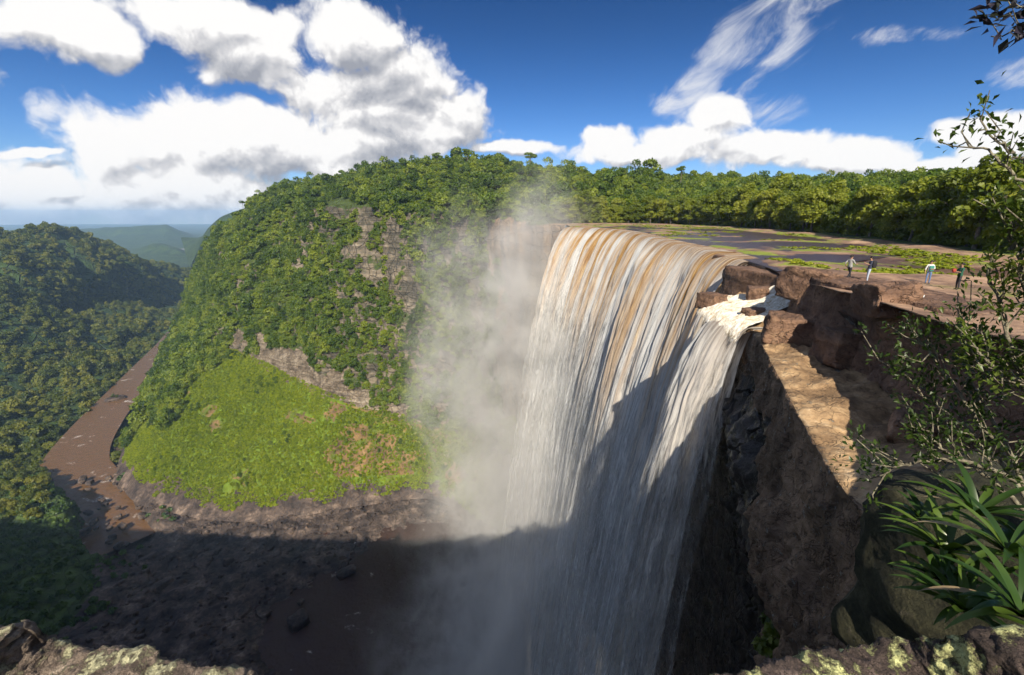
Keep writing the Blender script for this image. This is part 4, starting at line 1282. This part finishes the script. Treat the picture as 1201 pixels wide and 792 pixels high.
shrub('shrub', [[(1222, 625, 3.4), (1195, 570, 3.5), (1160, 528, 3.7), (1115, 488, 3.9), (1078, 458, 4.0), (1046, 430, 4.1)],
                [(1222, 625, 3.4), (1180, 540, 3.6), (1130, 470, 3.8), (1095, 420, 4.0), (1068, 385, 4.1)],
                [(1222, 625, 3.4), (1190, 540, 3.6), (1150, 470, 3.8), (1132, 420, 4.0), (1128, 372, 4.1)],
                [(1222, 625, 3.4), (1160, 560, 3.5), (1110, 530, 3.6), (1080, 500, 3.7)],
                [(1190, 560, 3.5), (1120, 540, 3.5), (1060, 545, 3.6), (1030, 560, 3.7)]],
      'sparse pale-twigged shrub leaning left across the shaded rock wall', 3, M['shrub_leaf'], twigs=15, leaves=9, tw_len=0.36)
shrub('shrub', [[(1250, 560, 3.2), (1215, 480, 3.4), (1190, 420, 3.5), (1172, 360, 3.6), (1160, 320, 3.7)],
                [(1250, 560, 3.2), (1235, 440, 3.4), (1205, 340, 3.5), (1190, 290, 3.6), (1180, 252, 3.7)],
                [(1250, 560, 3.2), (1230, 470, 3.3), (1200, 450, 3.4), (1165, 430, 3.5), (1140, 405, 3.6)],
                [(1250, 560, 3.2), (1245, 400, 3.3), (1225, 300, 3.4), (1215, 235, 3.5)]],
      'dense dark-leaved shrub at the right edge beside the walkers', 7, M['shrub_leaf'], twigs=18, leaves=10, tw_len=0.32, r0=0.026)
shrub('tree_branch', [[(1290, 300, 3.2), (1235, 235, 3.3), (1190, 205, 3.4), (1155, 175, 3.5), (1128, 168, 3.6)], [(1235, 235, 3.3), (1205, 195, 3.4), (1180, 170, 3.5), (1150, 152, 3.6)]],
      'thin branch with sparse lit leaves against the sky above the shrubs', 11, M['shrub_leaf'], twigs=8, leaves=4, tw_len=0.2, r0=0.016, cat='branch')
shrub('tree_branch', [[(1270, -40, 3.2), (1225, 8, 3.3), (1195, 32, 3.4), (1164, 44, 3.5)], [(1225, 8, 3.3), (1200, 10, 3.4), (1186, 0, 3.5)]],
      'dark purplish leafy branch hanging in from the top corner of the sky', 15, M['purple_leaf'], twigs=6, leaves=5, tw_len=0.14, lsize=0.10, r0=0.012, cat='branch')


def strap_plant(loc, seed, label, n=18, length=0.62, width=0.042, rz=0.0, up=0.8, mat=None):
    rs = np.random.RandomState(seed)
    o = empty('strap_leaved_plant', loc, label, 'plant', 'strap-leaved plants on the rim', rz)
    for k in range(n):
        th = k * 2.4 + rs.uniform(-.3, .3)
        el = up * (0.35 + 0.65 * k / n) * rs.uniform(0.8, 1.1)
        L = length * rs.uniform(0.75, 1.2)
        m = 12
        s = np.linspace(0, 1, m)
        ang = el * 1.35 - s ** 1.5 * (1.5 - el * 0.7)
        dx = np.concatenate([[0], np.cumsum(np.cos(ang[:-1]) * L / m)])
        dz = np.concatenate([[0], np.cumsum(np.sin(ang[:-1]) * L / m)])
        w_ = width * np.sin(np.clip(0.25 + s * 0.78, 0, 1) * np.pi) ** 0.7 * np.where(s > 0.97, 0.1, 1)
        c, sn = math.cos(th), math.sin(th)
        mid_ = np.column_stack([dx * c, dx * sn, dz])
        side_ = np.array((-sn, c, 0))
        fold = np.column_stack([np.zeros(m), np.zeros(m), w_ * 0.35])
        G = np.stack([mid_ + side_ * w_[:, None] + fold, mid_, mid_ - side_ * w_[:, None] + fold], 1)
        obj('leaf', mesh_np('leaf', G.reshape(-1, 3), grid_quads(m, 3), [mat or (M['dead_leaf'] if (k == 1 and seed % 2) else M['brom'])]), o)
    return o


for u, v, Yd, sd, n_, L, lab in ((1146, 592, 3.05, 1, 16, 0.62, 'upright strap-leaved plant with the brightest sunlit leaves, highest of the clump'),
                                 (1108, 636, 2.9, 2, 20, 0.60, 'dark strap-leaved plant whose arching leaves reach out over the rock face'),
                                 (1185, 640, 2.6, 3, 20, 0.62, 'broad dark strap-leaved plant at the right edge, middle of the clump'),
                                 (1130, 706, 2.5, 4, 22, 0.62, 'low strap-leaved plant just above the yellow-green lichened rock'),
                                 (1200, 712, 2.2, 5, 20, 0.66, 'large strap-leaved plant in the lower right corner above the dark rock'),
                                 (1082, 600, 3.3, 6, 14, 0.42, 'small strap-leaved plant at the left tip of the clump'),
                                 (1100, 668, 2.8, 8, 14, 0.42, 'small half-withered strap-leaved plant low in the clump')):
    strap_plant(at_y(u, v + 12, Yd), sd, lab, n_ + 4, L * 0.84, 0.028)
# small plants rooted on the cliff foot
fern = crown_mesh('cliff bush crown', 150, M['shrub_leaf'], r=0.9, h=1.6, z0=0, lobes=8, leaves=420, size=0.22)
for u, v, Yd, sc, lab in ((915, 735, 20.5, 1.3, 'dark green bush clinging to the foot of the overhanging rock'), (905, 765, 19.5, 1.2, 'lowest dark green bush on the cliff at the edge of the rim rock'), (1062, 728, 7.2, 0.5, 'small mossy yellow-green bush in the cleft above the rim rock')):
    o = obj('cliff_bush', fern)
    o.location = at_y(u, v, Yd); o.scale = (sc,) * 3
    tag(o, lab, 'bush')

# ------------------------------------------------------------------ loose rocks in the gorge
bl = [rock_mesh('boulder', (4, 3.2, 2.6), 200 + k, M['floor'], box=0.55, amp=0.16, sub=4) for k in range(5)]
random.seed(9)
spots = []
for k in range(90):
    u = random.choice((random.uniform(90, 170), random.uniform(150, 440), random.uniform(180, 360)))
    v = random.uniform(590, 735) if u > 150 else random.uniform(560, 640)
    spots.append((u, v, random.uniform(0.5, 1.9) * (1.5 if v > 650 else 1)))
for i, (u, v, sc) in enumerate(spots):
    q = at_z(u, v, -227.5)
    o = obj('river_boulder', bl[i % 5])
    o.location = q
    o.rotation_euler = (random.uniform(-.3, .3), random.uniform(-.3, .3), random.uniform(0, 6.28))
    o.scale = (sc * random.uniform(.8, 1.4), sc, sc * random.uniform(.7, 1.1))
    tag(o, 'dark boulder among the rocks along the floor of the gorge', 'rock', 'boulders along the gorge floor')
p, n = sample_grid(GF, 5200, ((leftbank < 0.2) & (poolm < 0.6) & (rv < 0.5) & (X.shape[0] > 0)).astype(float) if leftbank.shape == X.shape else ((leftbank < 0.2) & (poolm < 0.6) & (rv < 0.5)).astype(float))
rub = [source('rubble_stone', rock_mesh('rubble stone', (2.2, 1.8, 1.4), 300 + k, M['floor'], box=0.6, amp=0.14, sub=3)) for k in range(4)]
tag(inst_scatter('rubble', p, rng.uniform(0.35, 1.5, len(p)), rub, tilt=0.5), 'dark rubble covering the floor of the gorge', 'rubble')

q = at_z(136, 468, -231.5)
rock('river_islet', (q[0], q[1], -231.5), (20, 11, 6), 71, M['floor'], 'small rocky islet with green bushes in the middle of the brown river', rz=0.9, box=0.4, amp=0.2)
for dx, dy, sc in ((-3, 1, 3.4), (3, 0, 2.8)):
    o = obj('islet_bush', fern)
    o.location, o.scale = (q[0] + dx, q[1] + dy, -229.6), (sc,) * 3
    tag(o, 'green bush growing on the small islet in the brown river', 'bush', 'bushes on the river islet')

# ------------------------------------------------------------------ people on the platform
PM = {k: plain('cloth ' + k, c, 0.85, 0.15, 9) for k, c in {'grey': (0.27, 0.27, 0.26), 'black': (0.02, 0.02, 0.024), 'navy': (0.03, 0.035, 0.06), 'jeans': (0.36, 0.42, 0.52), 'blue': (0.10, 0.16, 0.30), 'white': (0.62, 0.64, 0.64), 'teal': (0.05, 0.20, 0.17), 'green': (0.02, 0.085, 0.055), 'charcoal': (0.035, 0.035, 0.04), 'red': (0.30, 0.05, 0.035)}.items()}
PM['skin'] = plain('skin', (0.30, 0.17, 0.11), 0.55)
PM['hair'] = plain('dark hair', (0.012, 0.009, 0.008), 0.6)
PM['shoe'] = plain('shoe leather', (0.04, 0.035, 0.03), 0.6)
PM['paleshoe'] = plain('pale shoe', (0.6, 0.58, 0.55), 0.6)


def person(loc, rz, label, J, cols, sc=1.0):
    """J: joints of a standing figure facing +Y, 1.75 m tall"""
    base = dict(pelvis=(0, 0, .95), waist=(0, .01, 1.08), chest=(0, .01, 1.28), neckb=(0, -.01, 1.44), neck=(0, 0, 1.51), jaw=(0, .025, 1.575), head=(0, .005, 1.655), crown=(0, -.005, 1.72),
                lhip=(-.09, 0, .90), lknee=(-.10, .03, .49), lank=(-.10, -.01, .09), ltoe=(-.11, .13, .04), rhip=(.09, 0, .90), rknee=(.10, .03, .49), rank=(.10, -.01, .09), rtoe=(.11, .13, .04),
                lsh=(-.18, -.01, 1.40), lel=(-.25, -.03, 1.13), lwr=(-.26, .06, .90), lha=(-.26, .09, .82), rsh=(.18, -.01, 1.40), rel=(.25, -.03, 1.13), rwr=(.26, .06, .90), rha=(.26, .09, .82))
    base.update(J)
    rad = dict(pelvis=(.155, .11), waist=(.135, .10), chest=(.16, .115), neckb=(.085, .075), neck=(.052, .055), jaw=(.062, .07), head=(.078, .095), crown=(.055, .065),
               lhip=(.085,) * 2, lknee=(.058,) * 2, lank=(.042,) * 2, ltoe=(.038, .03), lsh=(.062,) * 2, lel=(.043,) * 2, lwr=(.030,) * 2, lha=(.036, .022))
    for k in ('hip', 'knee', 'ank', 'toe', 'sh', 'el', 'wr', 'ha'):
        rad['r' + k] = rad['l' + k]
    names = list(base)
    E = [('pelvis', 'waist'), ('waist', 'chest'), ('chest', 'neckb'), ('neckb', 'neck'), ('neck', 'jaw'), ('jaw', 'head'), ('head', 'crown')]
    for s in 'lr':
        E += [('pelvis', s + 'hip'), (s + 'hip', s + 'knee'), (s + 'knee', s + 'ank'), (s + 'ank', s + 'toe'), ('neckb', s + 'sh'), (s + 'sh', s + 'el'), (s + 'el', s + 'wr'), (s + 'wr', s + 'ha')]
    V = [base[k] for k in names]
    R_ = [rad[k] for k in names]
    Ei = [(names.index(a_), names.index(b_)) for a_, b_ in E]
    for s in 'lr':                                       # five fingers from each palm
        h, w_ = np.array(base[s + 'ha']), np.array(base[s + 'wr'])
        d = (h - w_) / np.linalg.norm(h - w_)
        sd = np.cross(d, (1, 0, 0)); sd /= np.linalg.norm(sd)
        for k, (off, ln) in enumerate(((-.03, .07), (-.01, .08), (.01, .075), (.028, .06))):
            V += [tuple(h + sd * off + d * .02), tuple(h + sd * off + d * (.02 + ln))]
            R_ += [(.010, .010), (.008, .008)]
            Ei += [(names.index(s + 'ha'), len(V) - 2), (len(V) - 2, len(V) - 1)]
        V += [tuple(h - sd * .045 + d * .0)]; R_ += [(.011, .011)]; Ei += [(names.index(s + 'ha'), len(V) - 1)]
    hd = np.array(base['head'])
    V += [tuple(hd + (0, .10, -.02))]; R_ += [(.014, .016)]; Ei += [(names.index('head'), len(V) - 1)]   # nose
    me = bpy.data.meshes.new('person')
    me.from_pydata([tuple(v) for v in V], Ei, [])
    tmp = bpy.data.objects.new('person', me)
    C.objects.link(tmp)
    md = tmp.modifiers.new('skin', 'SKIN')
    for i, r in enumerate(R_):
        me.skin_vertices[0].data[i].radius = r
    me.skin_vertices[0].data[0].use_root = True
    ss = tmp.modifiers.new('sub', 'SUBSURF'); ss.levels = ss.render_levels = 1
    dg = bpy.context.evaluated_depsgraph_get()
    em = bpy.data.meshes.new_from_object(tmp.evaluated_get(dg))
    bpy.data.objects.remove(tmp)
    for k in cols:
        em.materials.append(PM[k])                      # skin, shirt, trousers, shoes
    jp = {k: np.array(v) for k, v in base.items()}
    for f in em.polygons:
        c = np.array(f.center)
        near_hand = min(np.linalg.norm(c - jp['lha']), np.linalg.norm(c - jp['rha'])) < .15 or min(np.linalg.norm(c - (jp[s + 'wr'] + jp[s + 'el']) / 2) for s in 'lr') < .07
        mi = 0
        if c[2] > 1.475 or near_hand:
            mi = 0
        elif min(np.linalg.norm(c - jp['ltoe']), np.linalg.norm(c - jp['rtoe'])) < .13 or c[2] < .07:
            mi = 3
        elif c[2] < .93 and min(np.linalg.norm(c - jp['lwr']), np.linalg.norm(c - jp['rwr'])) > .1:
            mi = 2
        else:
            mi = 1
        f.material_index = mi
        f.use_smooth = True
    o = obj('person', em)
    o.location, o.rotation_euler, o.scale = loc, (0, 0, rz), (sc,) * 3
    tag(o, label, 'person')
    th, ph = np.meshgrid(np.linspace(0, 2 * np.pi, 17), np.linspace(0, 1, 8))
    rr_ = np.sin(ph * 1.75)
    G = np.stack([hd[0] + .098 * rr_ * np.cos(th), hd[1] - .012 + .118 * rr_ * np.sin(th) - 0.02 * ph, hd[2] + .02 + .105 * np.cos(ph * 1.75) - 0.03 * (np.sin(th) < 0) * ph], 2)
    obj('hair', mesh_np('hair', G.reshape(-1, 3), grid_quads(8, 17), [PM['hair']]), o)
    return o


def on_rock(u, v, z0):
    q = at_z(u, v, z0)
    return (q[0], q[1], q[2])


def feet(u, v):
    # follow the pixel's ray down to the platform
    d = dirpx(u, v); t0 = 5.0
    for k in range(4000):
        q = d * (t0 + k * 0.02)
        if q[2] < float(zshelf(q[0], q[1])):
            break
    return (q[0], q[1], float(zshelf(q[0], q[1])) - 0.01)


q1, q2, q3, q4 = feet(994, 329), feet(1017, 331), feet(1087, 333), feet(1122, 340)
person(q1, R(-75), 'person striding in a pale grey shirt and black trousers, farthest left of the walkers',
       dict(lknee=(-.10, .22, .52), lank=(-.10, .30, .09), ltoe=(-.11, .44, .05), rknee=(.10, -.04, .49), rank=(.10, -.30, .12), rtoe=(.11, -.20, .04), lel=(-.27, -.16, 1.16), lwr=(-.27, -.04, .98), lha=(-.26, .03, .93), rel=(.27, .10, 1.16), rwr=(.22, .27, 1.12), rha=(.2, .34, 1.13)), ('skin', 'grey', 'black', 'shoe'), 1.02)
p2 = person(q2, R(70), 'person in a dark jacket and pale jeans with a pack on the back', dict(lel=(-.30, .10, 1.20), lwr=(-.24, .30, 1.28), lha=(-.22, .37, 1.31), lknee=(-.1, .06, .49), lank=(-.11, .06, .09), ltoe=(-.12, .2, .04)), ('skin', 'navy', 'jeans', 'paleshoe'), 0.99)
person(q3, R(150), 'person in a white and teal shirt and blue jeans standing alone', dict(lel=(-.24, .06, 1.15), lwr=(-.1, .2, 1.12), lha=(-.04, .24, 1.13)), ('skin', 'white', 'blue', 'shoe'), 0.92)
person(q4, R(80), 'person in a dark green shirt holding a red bundle, farthest right of the walkers', dict(lel=(-.24, .12, 1.16), lwr=(-.12, .30, 1.2), lha=(-.07, .35, 1.22), rel=(.24, .12, 1.16), rwr=(.12, .30, 1.2), rha=(.07, .35, 1.22)), ('skin', 'green', 'charcoal', 'shoe'), 0.98)
o = obj('teal_back_panel', rock_mesh('bib', (.30, .10, .40), 61, PM['teal'], box=.6, amp=.04, sub=3))
o.name = 'shoulder_bag'; o.location = (q3[0] - .02, q3[1] - .13, q3[2] + 1.08); tag(o, 'teal shoulder bag worn by the person in the white shirt', 'bag')
o = obj('backpack', rock_mesh('backpack', (.34, .24, .48), 51, PM['black'], box=.6, amp=.05, sub=4))
o.location = (q2[0] + .20, q2[1] - .05, q2[2] + 1.22); o.rotation_euler = (0, 0, R(70)); tag(o, 'black backpack on the person in pale jeans', 'backpack')
o = obj('bundle', rock_mesh('bundle', (.2, .16, .24), 52, PM['red'], box=.3, amp=.15, sub=4))
o.location = (q4[0] - .40, q4[1] + .07, q4[2] + 1.24); tag(o, 'red bundle held by the person in the dark green shirt', 'bundle')
qb = feet(1080, 350)
o = obj('bag', rock_mesh('bag', (.24, .16, .18), 53, PM['white'], box=.5, amp=.12, sub=4))
o.location = (qb[0], qb[1], qb[2] + .12); tag(o, 'small white bag lying on the rock in front of the walkers', 'bag')

# ------------------------------------------------------------------ mist of the fall and the air
def box_mesh(name, lo, hi, mat):
    V = [(x, y, z) for x in (lo[0], hi[0]) for y in (lo[1], hi[1]) for z in (lo[2], hi[2])]
    Q = [(0, 1, 3, 2), (4, 6, 7, 5), (0, 4, 5, 1), (2, 3, 7, 6), (0, 2, 6, 4), (1, 5, 7, 3)]
    return mesh_np(name, V, np.array(Q), [mat], smooth=False)


def mist_material(blobs, dens):
    m, t, out = material('mist')
    P = t.pos()
    P2 = t.vmath('ADD', P, t.vmath('MULTIPLY', t.vmath('SUBTRACT', t.noise(P, 0.019, 4, 0.6, out=1), (.5, .5, .5)), (90, 90, 75)))
    tot = None
    for c, r, k in blobs:
        q = t.vmath('DIVIDE', t.vmath('SUBTRACT', P2, c), r)
        e = t.math('MULTIPLY', t.math('EXPONENT', t.math('MULTIPLY', t.vmath('DOT_PRODUCT', q, q), -1.0)), k)
        tot = e if tot is None else t.math('ADD', tot, e)
    nz = t.noise(t.mapping(P2, (1, 1, 0.5)), 0.042, 6, 0.66, 0.6)
    f = t.math('MULTIPLY', tot, t.smooth(nz, 0.36, 0.66, 0.05, 1.9))
    f = t.math('MULTIPLY', t.smooth(f, 0.0, 1.1), dens)
    pv = t.n('ShaderNodeVolumePrincipled', {'Color': (1.0, 0.985, 0.96), 'Density': f, 'Anisotropy': 0.0})
    t.put(out.inputs['Volume'], pv.outputs[0])
    return m


MIST = [((7, 202, -80), (19, 20, 62), 1.7), ((-2, 210, -46), (22, 22, 32), 1.2), ((-14, 224, -20), (24, 22, 20), 0.36), ((-26, 226, -60), (24, 26, 40), 0.22), ((-12, 206, -120), (28, 30, 40), 0.75),
        ((-10, 190, -195), (44, 50, 30), 0.65), ((-6, 150, -195), (32, 60, 40), 0.85), ((2, 115, -150), (16, 70, 75), 0.6)]
mm = mist_material(MIST, 0.032)
mm.cycles.volume_step_rate = 1.0
o = obj('mist', box_mesh('mist', (-105, 60, -227), (40, 300, 30), mm))
tag(o, 'pale spray drifting up beside the foot and far edge of the waterfall', 'mist', kind='stuff')

m, t, out = material('haze')
pv = t.n('ShaderNodeVolumePrincipled', {'Color': (0.44, 0.67, 1.0), 'Density': 0.00008, 'Anisotropy': 0.0})
t.put(out.inputs['Volume'], pv.outputs[0])
o = obj('haze', box_mesh('haze', (-13400, -3300, -252), (13400, 13400, 105), m))
tag(o, 'thin bluish air over the valley', 'haze', kind='stuff')
